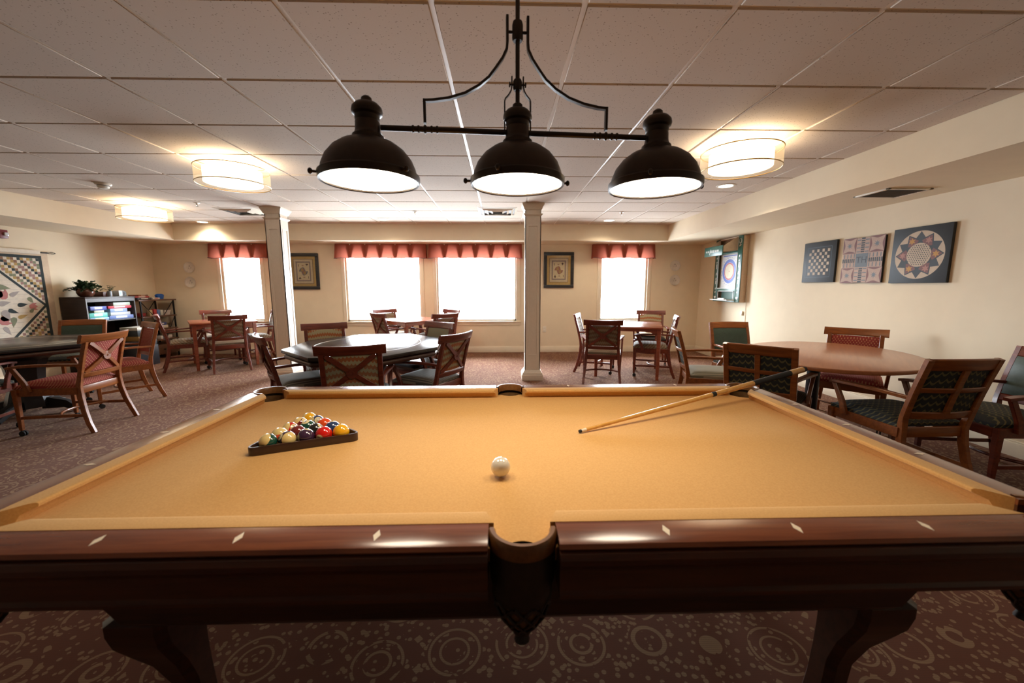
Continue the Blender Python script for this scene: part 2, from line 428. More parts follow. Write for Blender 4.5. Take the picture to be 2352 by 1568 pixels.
# valances: box-pleated cloth on a board
t = NT('valance_cloth'); tl = t.node('ShaderNodeBsdfTranslucent'); df = t.node('ShaderNodeBsdfDiffuse'); mx = t.node('ShaderNodeMixShader')
v = t.coord((400, 400, 400)); no = t.node('ShaderNodeTexNoise'); no.inputs['Scale'].default_value = 1; t.link(v, no.inputs['Vector'])
cc = t.ramp(no.outputs[0], [(.3, (.34, .095, .062)), (.7, (.42, .125, .082))])
t.link(cc, df.inputs[0]); t.link(cc, tl.inputs[0]); mx.inputs[0].default_value = .22
t.link(df.outputs[0], mx.inputs[1]); t.link(tl.outputs[0], mx.inputs[2]); t.link(mx.outputs[0], t.out.inputs[0]); M_['valance'] = t.mat
M_['valtrim'] = plain('valance_trim', (.10, .10, .14), .8)
VAL = [(-5.59, -4.50, 4, 'narrow rust red pleated valance over the window left of the left column'),
       (-3.20, -1.47, 6, 'rust red pleated valance over the left half of the wide double window'),
       (-1.40, .40, 6, 'rust red pleated valance over the double window pane beside the right column'),
       (1.80, 3.02, 4, 'narrow rust red pleated valance over the window near the right corner')]
for (x0, x1, n, lab) in VAL:
    c = (x0 + x1) / 2; h = (x1 - x0) / 2; z0, z1 = 1.872, 2.146
    w = thing('valance', lab, 'valance', (c, YF, z0), 0, 'window valances'); H = z1 - z0
    b = MB(); b.b2(-h + .012, h - .012, -.11, -.02, H - .022, H - .002); b.build('mounting_board', M_['trim'], w)
    fy = -.118; F = .022                                # front plane, flare at the hem
    b = MB()
    for i in range(n):
        a0 = -h + 2 * h * i / n; a1 = -h + 2 * h * (i + 1) / n
        def fn(u, vv, a0=a0, a1=a1):
            x = a0 + (a1 - a0) * u; e = 1 + .018 * (1 - vv)
            wob = .007 * math.sin(pi * u * 2 + a0 * 9) * (1 - vv)
            edge = .012 * (abs(2 * u - 1) ** 6)
            return V(x * e, fy - F * (1 - vv) + edge - .004 * math.sin(pi * u) * (1 - vv), vv * H + wob * (1 - vv))
        b.grid(fn, 12, 6)
    for s in (-1, 1):                                   # side returns
        b.grid(lambda u, vv, s=s: V(s * h * (1 + .018 * (1 - vv)), fy - F * (1 - vv) + .012 + (-.012 - fy) * u + F * (1 - vv) * u, vv * H), 3, 4)
    b.build('skirt', M_['valance'], w, recalc=False)
    for i in range(n + 1):                              # folded cloth of the pleats behind the face
        b = MB()
        x = -h + 2 * h * i / n
        for dy in (.010, .018):
            wt, wb = .085, .030
            xl0, xr0 = max(x - wt, -h + .004), min(x + wt, h - .004)
            xl1, xr1 = max(x - wb, -h + .004), min(x + wb, h - .004)
            b.add([V(xl1, fy - F + dy + .006, .012), V(xr1, fy - F + dy + .006, .012), V(xr0, fy + dy, H - .01), V(xl0, fy + dy, H - .01)], [(0, 1, 2, 3)], False)
        b.build('pleat', M_['valance'], w, recalc=False)
    b = MB()
    b.tube([V(-h * 1.018 + 2 * h * 1.018 * i / 40, fy - F - .001 - .003 * math.sin(pi * (i * n / 40 % 1)), .003 + .007 * math.sin(2 * pi * (i * n / 40 % 1) + (-h + 2 * h * int(i * n / 40) / n) * 9)) for i in range(41)], .0045, 6)
    b.build('hem', M_['valtrim'], w)
# columns
def column(x, y, lab):
    w = thing('column', lab, 'column', (x, y, 0), 0, 'white columns'); struct(w)
    s = .108
    b = MB(); b.b2(-s + .004, s - .004, -s + .004, s - .004, .12, ZC)
    for k in range(4):
        R = Matrix.Rotation(k * pi / 2, 4, 'Z'); b.M = R
        b.b2(-s, -s + .045, -s, -s + .01, .36, 2.14); b.b2(s - .045, s, -s, -s + .01, .36, 2.14)
        b.b2(-s, s, -s, -s + .01, .12, .36); b.b2(-s, s, -s, -s + .01, 2.14, ZC)
        for (p, q) in (((-s + .045), .36), ((s - .045), .36)): b.tube([(p, -s + .003, .36), (p, -s + .003, 2.14)], .007, 6)
        for z in (.36, 2.14): b.tube([(-s + .045, -s + .003, z), (s - .045, -s + .003, z)], .007, 6)
        b.M = None
    b.build('shaft', M_['column'], w)
    def sq(r, z): return [V(-r, -r, z), V(r, -r, z), V(r, r, z), V(-r, r, z)]
    b = MB(); b.loft([sq(r, z) for r, z in ((.108, 2.345), (.120, 2.355), (.126, 2.375), (.134, 2.39), (.146, 2.41), (.150, 2.432))])
    b.loft([sq(r, z) for r, z in ((.108, 2.268), (.124, 2.282), (.128, 2.290), (.128, 2.298), (.108, 2.302))])
    b.build('capital', M_['column'], w, ang=20)
    b = MB(); b.loft([sq(r, z) for r, z in ((.150, 0), (.150, .075), (.142, .085), (.142, .10), (.126, .118), (.118, .135), (.108, .145))])
    b.build('plinth', M_['column'], w, ang=20)
column(.435, 5.60, 'square white panelled column standing near the middle, right of the double window')
column(-3.23, 5.93, 'square white panelled column standing left of the double window')
# ------------------------------------------------------------------ billiard table
TX0, TX1, TY0, TY1 = -1.120, 1.205, .848, 1.915     # cushion noses
TCX, TCY = (TX0 + TX1) / 2, (TY0 + TY1) / 2
ZN, ZF = .803, .761                                  # rail top, cloth
pt = thing('pool_table', 'billiard table with tan cloth, dark wood rails and leather pockets in the foreground', 'pool table', (TCX, TCY, 0))
hx, hy = (TX1 - TX0) / 2, (TY1 - TY0) / 2
CW, WW = .048, .078                                  # cushion and wood widths
SP = .073                                            # half width of the side pocket gap in the wood
# slate bed with pocket notches
def arc(cx, cyy, r, a0, a1, n=12): return [(cx + r * math.cos(a0 + (a1 - a0) * i / n), cyy + r * math.sin(a0 + (a1 - a0) * i / n)) for i in range(n + 1)]
ex, ey = hx + .055, hy + .075
rc, rs = .080, .050
poly = []
for (sx, sy_, a) in ((-1, -1, 90), (1, -1, 180), (1, 1, 270), (-1, 1, 0)):
    c = arc(sx * (hx + .055), sy_ * (hy + .055), rc, math.radians(a), math.radians(a - 90))
    poly += c if True else c
    if (sx, sy_) == (-1, -1): poly += [(-.0433, -ey)] + arc(0, -hy - .10, rs, math.radians(150), math.radians(30)) + [(.0433, -ey)]
    if (sx, sy_) == (1, 1): poly += [(.0433, ey)] + arc(0, hy + .10, rs, math.radians(-30), math.radians(-150)) + [(-.0433, ey)]
b = MB(); b.prism(poly, ZF - .03, ZF, 0); b.build('bed', M_['cloth'], pt, ang=30)
# rails: six cushions and six wooden rail tops
def rail(L0, L1, c0, c1, T, w0, w1):
    """L0..L1 nose ends along the rail (local x), c0/c1 how far the back end reaches past the nose end; w0/w1 wood ends"""
    prof = [(.000, ZN - .004), (.003, ZN), (.010, ZN + .002), (CW, ZN + .001), (CW, ZF - .005), (.030, ZF - .005), (.029, ZF + .002), (.021, ZN - .021), (.001, ZN - .011)]
    b = MB()
    def ring(a, cc): return [T @ V(a + cc * n_ / CW, n_, z) for n_, z in prof]
    r = [ring(L0 + .004, -c0), ring(L0 + .012, -c0)] if False else [ring(L0, -c0)]
    r.append(ring(L1, c1)); b.loft(r); cu = b.build('cushion', M_['cloth'], pt, ang=30)
    b = MB(); W = CW + WW
    prof2 = [(CW, ZN), (W - .020, ZN + .001), (W - .006, ZN - .003), (W, ZN - .010), (W - .003, ZN - .015), (CW, ZN - .015)]
    prof3 = [(CW, ZN - .0155), (W - .004, ZN - .0155), (W + .004, ZN - .019), (W + .011, ZN - .028), (W + .012, ZN - .038), (W + .006, ZN - .048),
             (W + .002, ZN - .054), (W + .001, ZN - .100), (W + .006, ZN - .108), (W + .006, ZN - .116), (W - .02, ZN - .122), (CW, ZN - .122)]
    b.loft([[T @ V(a, n_, z) for n_, z in prof2] for a in (w0, w1)])
    ro = b.build('rail', M_['railwood'], pt, ang=25)
    b = MB(); b.loft([[T @ V(a, n_, z) for n_, z in prof3] for a in (w0, w1)]); b.build('rail_apron', M_['railwood_shaded'], pt, ang=25)
    n = 3; 
    for k in range(n):
        x = L0 + (L1 - L0) * (k + .5) / n if abs(L1 - L0) < 1.2 else 0
        x = [L0 + (L1 - L0) * f for f in (.22, .50, .78)][k]
        b = MB(); M = T @ Matrix.Translation((x, CW + .037, ZN + .0012))
        b.flat([(0, -.019), (.0075, 0), (0, .019), (-.0075, 0)], M); b.build('sight_diamond', M_['ivory'], pt, recalc=False)
def TR(ang, ox, oy): return Matrix.Translation((ox, oy, 0)) @ Matrix.Rotation(ang, 4, 'Z')
nl, ns = hx - .070, .082
for s in (0, 1):
    ang = pi * (1 - s)           # near: outward is -y
    T = TR(ang, 0, -hy if s == 0 else hy)
    rail(ns, nl, .020, .052, T, SP, hx - .012); rail(-nl, -ns, .052, .020, T, -hx + .012, -SP)
for s in (0, 1):
    ang = pi / 2 if s == 0 else -pi / 2
    T = TR(ang, -hx if s == 0 else hx, 0)
    rail(-hy + .070, hy - .070, .052, .052, T, -hy + .012, hy - .012)
M_['pouch'] = plain('brown_pouch_leather', (.17, .085, .032), .4, var=.2, scale=80)
# pockets: leather collar, basket of crossed straps, dark liner
def pocket(px, py, a_mid, half, r):
    root = bpy.data.objects.new('pocket', None); COL.objects.link(root); root.parent = pt; root.location = (px, py, 0)
    a0, a1 = a_mid - half, a_mid + half
    b = MB(); b.lathe([(r - .008, ZN - .004), (r - .004, ZN + .003), (r + .004, ZN + .003), (r + .009, ZN - .004), (r + .009, ZN - .030), (r + .002, ZN - .034), (r - .008, ZN - .03), (r - .008, ZN - .004)], n=28, a0=a0, a1=a1)
    b.build('collar', M_['leathertan'], root)
    b = MB(); b.lathe([(r + .005, ZN - .030), (r + .006, ZN - .06), (r + .005, ZN - .105), (r - .002, ZN - .135), (r - .003, ZN - .150)], n=28, a0=a_mid - 1.35, a1=a_mid + 1.35)
    b.build('shield', M_['leather'], root)
    b = MB()
    zs = [ZN - .148, ZN - .168, ZN - .190, ZN - .213, ZN - .236]; rr = [r - .002, r - .005, r - .012, r - .025, r - .044]
    n = 10
    for k in range(n):
        for dirn in (1, -1):
            b.sweep([V(rr[i] * math.cos(2 * pi * (k + dirn * i * .5) / n), rr[i] * math.sin(2 * pi * (k + dirn * i * .5) / n), zs[i]) for i in range(5)], (.009, .004), side=(-math.sin(2 * pi * k / n), math.cos(2 * pi * k / n), 0))
    b.build('strap_net', M_['leather'], root)
    b = MB(); b.ball((0, 0, ZN - .240), .024, (1, 1, .8), 10); b.cyl((0, 0, ZN - .255), (0, 0, ZN - .272), .012, .018, 10); b.build('tassel', M_['leather'], root)
    b = MB(); b.lathe([(r - .006, ZF - .001), (r - .008, ZN - .15), (r - .011, ZN - .175), (r - .020, ZN - .203), (r - .042, ZN - .232), (0.001, ZN - .238)], n=28); b.build('liner', M_['pouch'], root, recalc=False)
pocket(0, -hy - .062, -pi / 2, 1.50, .066)
pocket(0, hy + .062, pi / 2, 1.50, .066)
for sx in (-1, 1):
    for sy_ in (-1, 1):
        pocket(sx * (hx + .040), sy_ * (hy + .040), math.atan2(sy_, sx), 2.15, .070)
# cabinet and legs
b = MB()
def rect(x, y, z): return [V(-x, -y, z), V(x, -y, z), V(x, y, z), V(-x, y, z)]
b.loft([rect(hx + .05, hy + .05, ZN - .10), rect(hx + .02, hy + .045, ZN - .125), rect(hx - .165, hy + .035, ZN - .13), rect(hx - .175, hy + .03, ZN - .15), rect(hx - .255, hy + .032, .560), rect(hx - .27, hy + .022, .546)])
b.build('cabinet', M_['cabwood'], pt, ang=20)
for sx in (-1, 1):
    for sy_ in (-1, 1):
        b = MB(); rings = []
        def ring(xo, xi, yo, yi, z):
            pts = [(xi, yi), (xo, yi), (xo, yo), (xi, yo)]; out = []
            for i in range(4):
                p, q, r_ = Vector(pts[i - 1]), Vector(pts[i]), Vector(pts[(i + 1) % 4]); c = .018
                for w_ in ((p - q).normalized() * c, (r_ - q).normalized() * c):
                    e = q + w_; out.append(V(sx * e.x, sy_ * e.y, z))
            return out
        o = hx - .175
        for (xo, xi, yo, yi, z) in ((o - .02, o - .150, hy + .002, hy - .14, .548), (o - .002, o - .150, hy + .014, hy - .14, .535), (o - .002, o - .150, hy + .014, hy - .14, .51),
                                    (o - .008, o - .148, hy + .006, hy - .138, .47), (o - .028, o - .147, hy - .012, hy - .137, .43), (o - .055, o - .147, hy - .035, hy - .137, .38), (o - .075, o - .149, hy - .055, hy - .139, .31),
                                    (o - .082, o - .153, hy - .06, hy - .143, .22), (o - .080, o - .160, hy - .058, hy - .150, .14),
                                    (o - .060, o - .165, hy - .04, hy - .155, .09), (o - .045, o - .17, hy - .025, hy - .16, .05), (o - .045, o - .17, hy - .025, hy - .16, 0)):
            rings.append(ring(xo, xi, yo, yi, z))
        b.loft(rings); b.build('leg', M_['cabwood'], pt, ang=30)
# ------------------------------------------------------------------ balls, rack, cue
BR = .0286
def ball_mat(name, col, stripe):
    t = NT(name); v = t.coord((1, 1, 1)); a = t.node('ShaderNodeSeparateXYZ'); t.link(v, a.inputs[0])
    if stripe: c = t.mix(t.math('LESS_THAN', t.math('ABSOLUTE', a.outputs[2]), BR * .52), (.80, .60, .24), col)
    else: c = t.mix(0.0, col, col)
    c = t.mix(t.math('GREATER_THAN', a.outputs[0], BR * .885), c, (.82, .68, .38))
    t.color(c); t.set(Roughness=.07); t.b.inputs['Coat Weight'].default_value = .8; return t.mat
COLS = {'yellow': (.85, .42, .01), 'blue': (.02, .045, .13), 'red': (.62, .010, .006), 'purple': (.045, .018, .05), 'orange': (.75, .07, .008), 'green': (.01, .07, .045), 'maroon': (.17, .018, .015), 'black': (.012, .012, .012)}
A = V(-.842, 1.262, 0); B_ = V(-.527, 1.392, 0)
ux = (B_ - A).normalized(); uy = V(-ux.y, ux.x, 0); SIDE = (B_ - A).length
base_mid = (A + B_) / 2
tri_in = SIDE - .030
rows = [[('green', 1, 14), ('purple', 1, 12), ('purple', 0, 4), ('red', 0, 3), ('yellow', 0, 1)], [('orange', 1, 13), ('maroon', 0, 7), ('black', 0, 8), ('blue', 0, 2)],
        [('red', 1, 11), ('green', 0, 6), ('orange', 0, 5)], [('maroon', 1, 15), ('blue', 1, 10)], [('yellow', 1, 9)]]
cen = base_mid + uy * (SIDE * .2887)
# orientation of each ball: direction of its number spot and stripe axis (camera side is -y)
ORI = {14: (V(-.9, .2, -.3), V(.55, -.55, .62)), 12: (V(-.62, -.55, .56), V(.72, -.62, .25)), 4: (V(.2, .3, .95), V(0, 1, 0)), 3: (V(-.15, -.86, -.15), V(0, 0, 1)), 1: (V(.1, .9, .3), V(0, 0, 1)),
       13: (V(-.2, .95, .1), V(.1, -.75, .65)), 7: (V(.2, .9, .3), V(0, 0, 1)), 8: (V(.72, .1, .68), V(0, 0, 1)), 2: (V(0, .3, .95), V(0, 1, 0)), 11: (V(.75, -.4, .5), V(-.8, -.4, .3)), 6: (V(-.1, -.25, .96), V(0, 1, 0)),
       5: (V(0, .9, -.2), V(0, 0, 1)), 15: (V(.8, -.1, .6), V(-.75, -.2, .6)), 10: (V(.5, -.6, .55), V(-.8, -.4, .2)), 9: (V(.2, .9, .2), V(-.7, .2, .5))}
M_['ink'] = plain('black_ink', (.02, .02, .02), .4)
BM = MB(); BM.ball((0, 0, 0), BR, n=20); ball_me = None
NAMES = {1: 'solid yellow ball at the right end of the near row in the rack', 2: 'solid dark blue ball behind the yellow and red ones in the rack', 3: 'solid red ball with a number three spot beside the yellow ball', 4: 'solid purple ball in the middle of the near row of the rack',
         5: 'solid orange red ball behind the black one in the rack', 6: 'solid green ball in the middle of the racked triangle', 7: 'solid maroon ball left of the black one in the rack', 8: 'solid black ball behind the purple and red ones in the rack',
         9: 'yellow striped ball at the far tip of the rack', 10: 'dark blue striped ball near the far tip of the rack', 11: 'red striped ball on the left side of the rack', 12: 'purple striped ball with cream sides in the near row of the rack',
         13: 'orange striped ball behind the purple striped one in the rack', 14: 'green striped ball at the left corner of the rack', 15: 'maroon striped ball left of the dark blue striped one in the rack'}
for r, row in enumerate(rows):
    for c, (cn, st, num) in enumerate(row):
        p = cen + ux * ((c - (len(row) - 1) / 2) * 2 * BR * 1.006) + uy * ((r - 4 / 3) * BR * 1.742)
        b = MB(); b.ball((0, 0, 0), BR, n=20)
        o = b.build('billiard_ball', ball_mat('ball_resin', COLS[cn], st)); tag(o, NAMES[num], 'ball', 'racked billiard balls')
        sd, ax = ORI[num]; X = sd.normalized(); Z = (ax - X * ax.dot(X)).normalized(); Y = Z.cross(X)
        o.matrix_world = Matrix((X, Y, Z)).transposed().to_4x4() @ Matrix()
        o.location = (p.x, p.y, ZF + BR + .0006)
        b = MB(); MT = Matrix.Translation((BR + .0002, 0, 0)) @ Matrix(((0, 0, 1), (1, 0, 0), (0, 1, 0))).to_4x4()
        if num in (3, 6, 10, 12, 11, 8): b.text(str(num), .015, MT, .0003); b.build('number', M_['ink'], o, recalc=False)
b = MB(); b.ball((0, 0, 0), BR, n=24); o = b.build('cue_ball', M_['ballwhite']); tag(o, 'white cue ball alone on the tan cloth in front of the near side pocket', 'ball'); o.location = (-.005, 1.10, ZF + BR + .0006)
# rack: rounded triangular frame
def rtri(side, rad, n=8):
    h_ = side * .8660254; P = [V(-side / 2, -h_ / 3, 0), V(side / 2, -h_ / 3, 0), V(0, 2 * h_ / 3, 0)]; out = []
    for i in range(3):
        p = P[i]; cdir = -p.normalized(); c = p + cdir * rad * 2
        a0 = [math.radians(150), math.radians(-90), math.radians(30)][i]
        for k in range(n + 1):
            a = a0 + math.radians(120) * k / n; out.append(V(c.x + rad * math.cos(a), c.y + rad * math.sin(a), 0))
    return out
b = MB(); so = rtri(SIDE + .030, .020); si = rtri(SIDE + .002, .011); n = len(so)
rp = [[V(o_.x, o_.y, z) for o_, z in ((so[i], .0), (so[i], .026), (so[i].lerp(si[i], .2), .029), (so[i].lerp(si[i], .8), .029), (si[i], .026), (si[i], 0))] for i in range(n)]
vs = [p for r_ in rp for p in r_]; fs = []
for i in range(n):
    for k in range(6): fs.append((i * 6 + k, ((i + 1) % n) * 6 + k, ((i + 1) % n) * 6 + (k + 1) % 6, i * 6 + (k + 1) % 6))
b.add(vs, fs); o = b.build('ball_rack', plain('rack_plastic', (.045, .020, .012), .3, var=.1)); tag(o, 'dark brown triangular rack holding the billiard balls', 'rack')
o.location = (cen.x, cen.y, ZF + .0006); o.rotation_euler = (0, 0, math.atan2(ux.y, ux.x))
# cue stick
def camray(x, y):
    return R_ * ((x - 1176) / FPX) + U_ * ((784 - y) / FPX) + fw
def onz(x, y, z): d_ = camray(x, y); return V(0, 0, CAMZ) + d_ * ((z - CAMZ) / d_.z)
P0 = V(.294, 1.433, ZF + .0080); Pm = onz(1640, 905, ZN + .0215)
cd = (Pm - P0).normalized(); cue = thing('pool_cue', 'wooden pool cue with dark wrapped grip lying over the far right corner pocket', 'cue', tuple(P0))
CL = 1.47
def cseg(nm, a0, a1, r0, r1, mat, lab=None): b = MB(); b.tube([cd * a0, cd * (a0 + (a1 - a0) * .5), cd * a1], [r0, (r0 + r1) / 2, r1], 16); return b.build(nm, mat, cue, lab)
M_['maple'] = wood('cue_maple', (.62, .30, .06), (.74, .40, .10), .22, .6, (40, 40, 40))
cseg('tip', 0, .010, .0058, .0062, M_['rubber']); cseg('ferrule', .010, .032, .0064, .0066, M_['ivory']); cseg('shaft', .032, .735, .0066, .0108, M_['maple'])
cseg('joint_collar', .735, .760, .0112, .0112, M_['rubber']); cseg('forearm', .760, 1.03, .0110, .0132, M_['maple']); cseg('grip', 1.03, 1.33, .0136, .0150, M_['rubber'], 'dark wrapped grip')
cseg('butt_sleeve', 1.33, 1.44, .0150, .0155, M_['maple']); cseg('bumper', 1.44, 1.465, .0156, .0140, M_['rubber'])
# ------------------------------------------------------------------ three-lamp billiard light
LC = V(.054, 1.335, 0); dl = V(.925, .070, 0).normalized(); yaw = math.atan2(dl.y, dl.x); ZR = 1.640
pl = thing('billiard_light', 'dark bronze three-lamp billiard pendant hanging over the pool table', 'pendant lamp', (LC.x, LC.y, ZR), yaw)
M_['diffuser'] = emis('lit_glass_diffuser', (1.0, .86, .66), POOL_LAMP)
SHP = [(.149, .002), (.156, .0), (.1585, .008), (.1585, .022), (.150, .028), (.146, .045), (.135, .072), (.113, .100), (.086, .120), (.058, .131), (.050, .135), (.049, .146), (.042, .152), (.039, .163), (.038, .188),
       (.0365, .191), (.0385, .195), (.0385, .207), (.046, .212), (.048, .221), (.046, .232), (.036, .243), (.022, .247), (.018, .251), (.016, .262), (.009, .268), (.0005, .270)]
SHP = [(r_ * .96, z_ * .94) for r_, z_ in SHP]
for k in (-1, 0, 1):
    r = bpy.data.objects.new('lamp_head', None); COL.objects.link(r); r.parent = pl; r.location = (k * .464, 0, 0)
    b = MB(); b.lathe(SHP, n=48); b.lathe([(.143, .002), (.137, .03), (.098, .085), (.0005, .105)], n=48)
    b.build('lamp_shade', M_['bronze'], r)
    b = MB(); b.lathe([(.1432, .007), (.115, .003), (.06, .0005), (.0005, .0)], n=48); b.build('diffuser', M_['diffuser'], r, 'glowing white diffuser glass', recalc=False)
    for a in (0.05, 2.15, 4.25) if k == 0 else ((.0, 2.1, 4.2) if k == 1 else (-.7, 1.4, 3.5)):
        if k == 0: a += 0
        b = MB(); d = V(math.cos(a), math.sin(a), 0); b.cyl(d * .149 + V(0, 0, .015), d * .166 + V(0, 0, .015), .004, .004, 8); b.ball(d * .168 + V(0, 0, .015), .007, (1, 1, 1.3), 8)
        b.build('thumb_screw', M_['bronze'], r)
    if k == 0:
        for a in (pi - .05,):
            b = MB(); d = V(math.cos(a), math.sin(a), 0); b.cyl(d * .149 + V(0, 0, .015), d * .166 + V(0, 0, .015), .004, .004, 8); b.ball(d * .168 + V(0, 0, .015), .007, (1, 1, 1.3), 8); b.build('thumb_screw', M_['bronze'], r)
b = MB(); b.cyl((-.425, 0, .163), (-.035, 0, .163), .0085, n=14); b.cyl((.035, 0, .163), (.425, 0, .163), .0085, n=14)
for s in (-1, 1):
    for dx in (-.037, -.02, 0, .02, .037):
        b.ball((s * .29 + dx, 0, .163), .013 if dx == 0 else .0115, (.55, 1, 1), 8)
b.build('crossbar', M_['bronze'], pl)
b = MB(); b.cyl((0, 0, .25), (0, 0, ZC - ZR), .0068, n=14); b.build('stem', M_['bronze'], pl)
b = MB(); b.lathe([(.0005, .43), (.014, .43), (.017, .436), (.017, .475), (.0145, .485), (.0005, .49)], n=18)
for s in (-1, 1): b.cyl((s * .015, 0, .455), (s * .036, 0, .455), .0045, n=8)
b.build('upper_collar', M_['bronze'], pl)
b = MB(); b.lathe([(.0005, .288), (.0115, .288), (.014, .294), (.014, .315), (.0115, .320), (.0005, .321)], n=16)
for s in (-1, 1): b.cyl((s * .012, 0, .305), (s * .026, 0, .305), .003, n=8); b.cyl((s * .023, 0, .305), (s * .027, 0, .305), .008, n=8)
b.build('lower_collar', M_['bronze'], pl)
b = MB(); b.lathe([(.0005, ZC - ZR - .001), (.062, ZC - ZR - .001), (.062, ZC - ZR - .012), (.045, ZC - ZR - .024), (.012, ZC - ZR - .03), (.0005, ZC - ZR - .031)], n=28); b.build('canopy', M_['bronze'], pl)
for s in (-1, 1):
    pth = [(.032, .50), (.032, .425), (.034, .405), (.047, .379), (.068, .350), (.090, .322), (.122, .296), (.165, .272), (.215, .256), (.262, .248), (.290, .246)]
    b = MB(); b.sweep([V(s * x, 0, z) for x, z in pth], (.016, .008), side=(0, 1, 0)); b.sweep([V(s * .290, 0, .250), V(s * .290, 0, .18)], (.016, .008), side=(0, 1, 0)); b.build('arm', M_['bronze'], pl)
    b = MB(); b.sweep([V(s * x, 0, z) for x, z in ((.018, .328), (.018, .30), (.021, .286), (.028, .274), (.039, .262), (.041, .255), (.041, .155))], (.012, .004), side=(0, 1, 0)); b.build('bracket', M_['bronze'], pl)
# ------------------------------------------------------------------ chairs
def back_y(z): return -.235 - .085 * max(0, (z - .42)) / .46 - .03 * max(0, (z - .42) / .46) ** 2
def bp(x, z, off=0.0, sag=.045, half=.27):
    """a point on the curved, leaning back; off > 0 lies towards the sitter"""
    return V(x, back_y(z) + sag * (x / half) ** 2 - sag * .6 + off, z)
def curved_bar(b, z0, z1, hw, thick, off=0.0, n=12, top=None, bev=.25):
    """horizontal curved board between two heights"""
    rings = []
    for i in range(n + 1):
        x = -hw + 2 * hw * i / n
        zt = z1 + (top(x / hw) if top else 0); q = thick / 2; c = min(thick, z1 - z0) * bev
        ring = []
        for z, o in ((z0 + c, q), (z0, q - c), (z0, -q + c), (z0 + c, -q), (zt - c, -q), (zt, -q + c), (zt, q - c), (zt - c, q)):
            ring.append(bp(x, z, off + o))
        rings.append(ring)
    b.loft(rings)
def pad(b, z0, z1, hw, t0, t1, n=10, mz=8, off=0.0):
    """puffed panel on the back"""
    def f(u, v, s):
        x = -hw + 2 * hw * u; z = z0 + (z1 - z0) * v
        e = (1 - abs(2 * u - 1) ** 4) * (1 - abs(2 * v - 1) ** 4)
        return bp(x, z, off + (t0 + (t1 - t0) * e ** .5 if s else 0))
    b.grid(lambda u, v: f(u, v, 1), n, mz)
    b.grid(lambda u, v: f(u, v, 0), n, mz)
    def edge(fn): b.add([p for p in fn], [(i, i + 1, i + 3, i + 2) for i in range(0, len(fn) - 2, 2)])
    for uu in (0, 1): edge([f(uu, j / mz, s) for j in range(mz + 1) for s in (0, 1)])
    for vv in (0, 1): edge([f(i / n, vv, s) for i in range(n + 1) for s in (0, 1)])
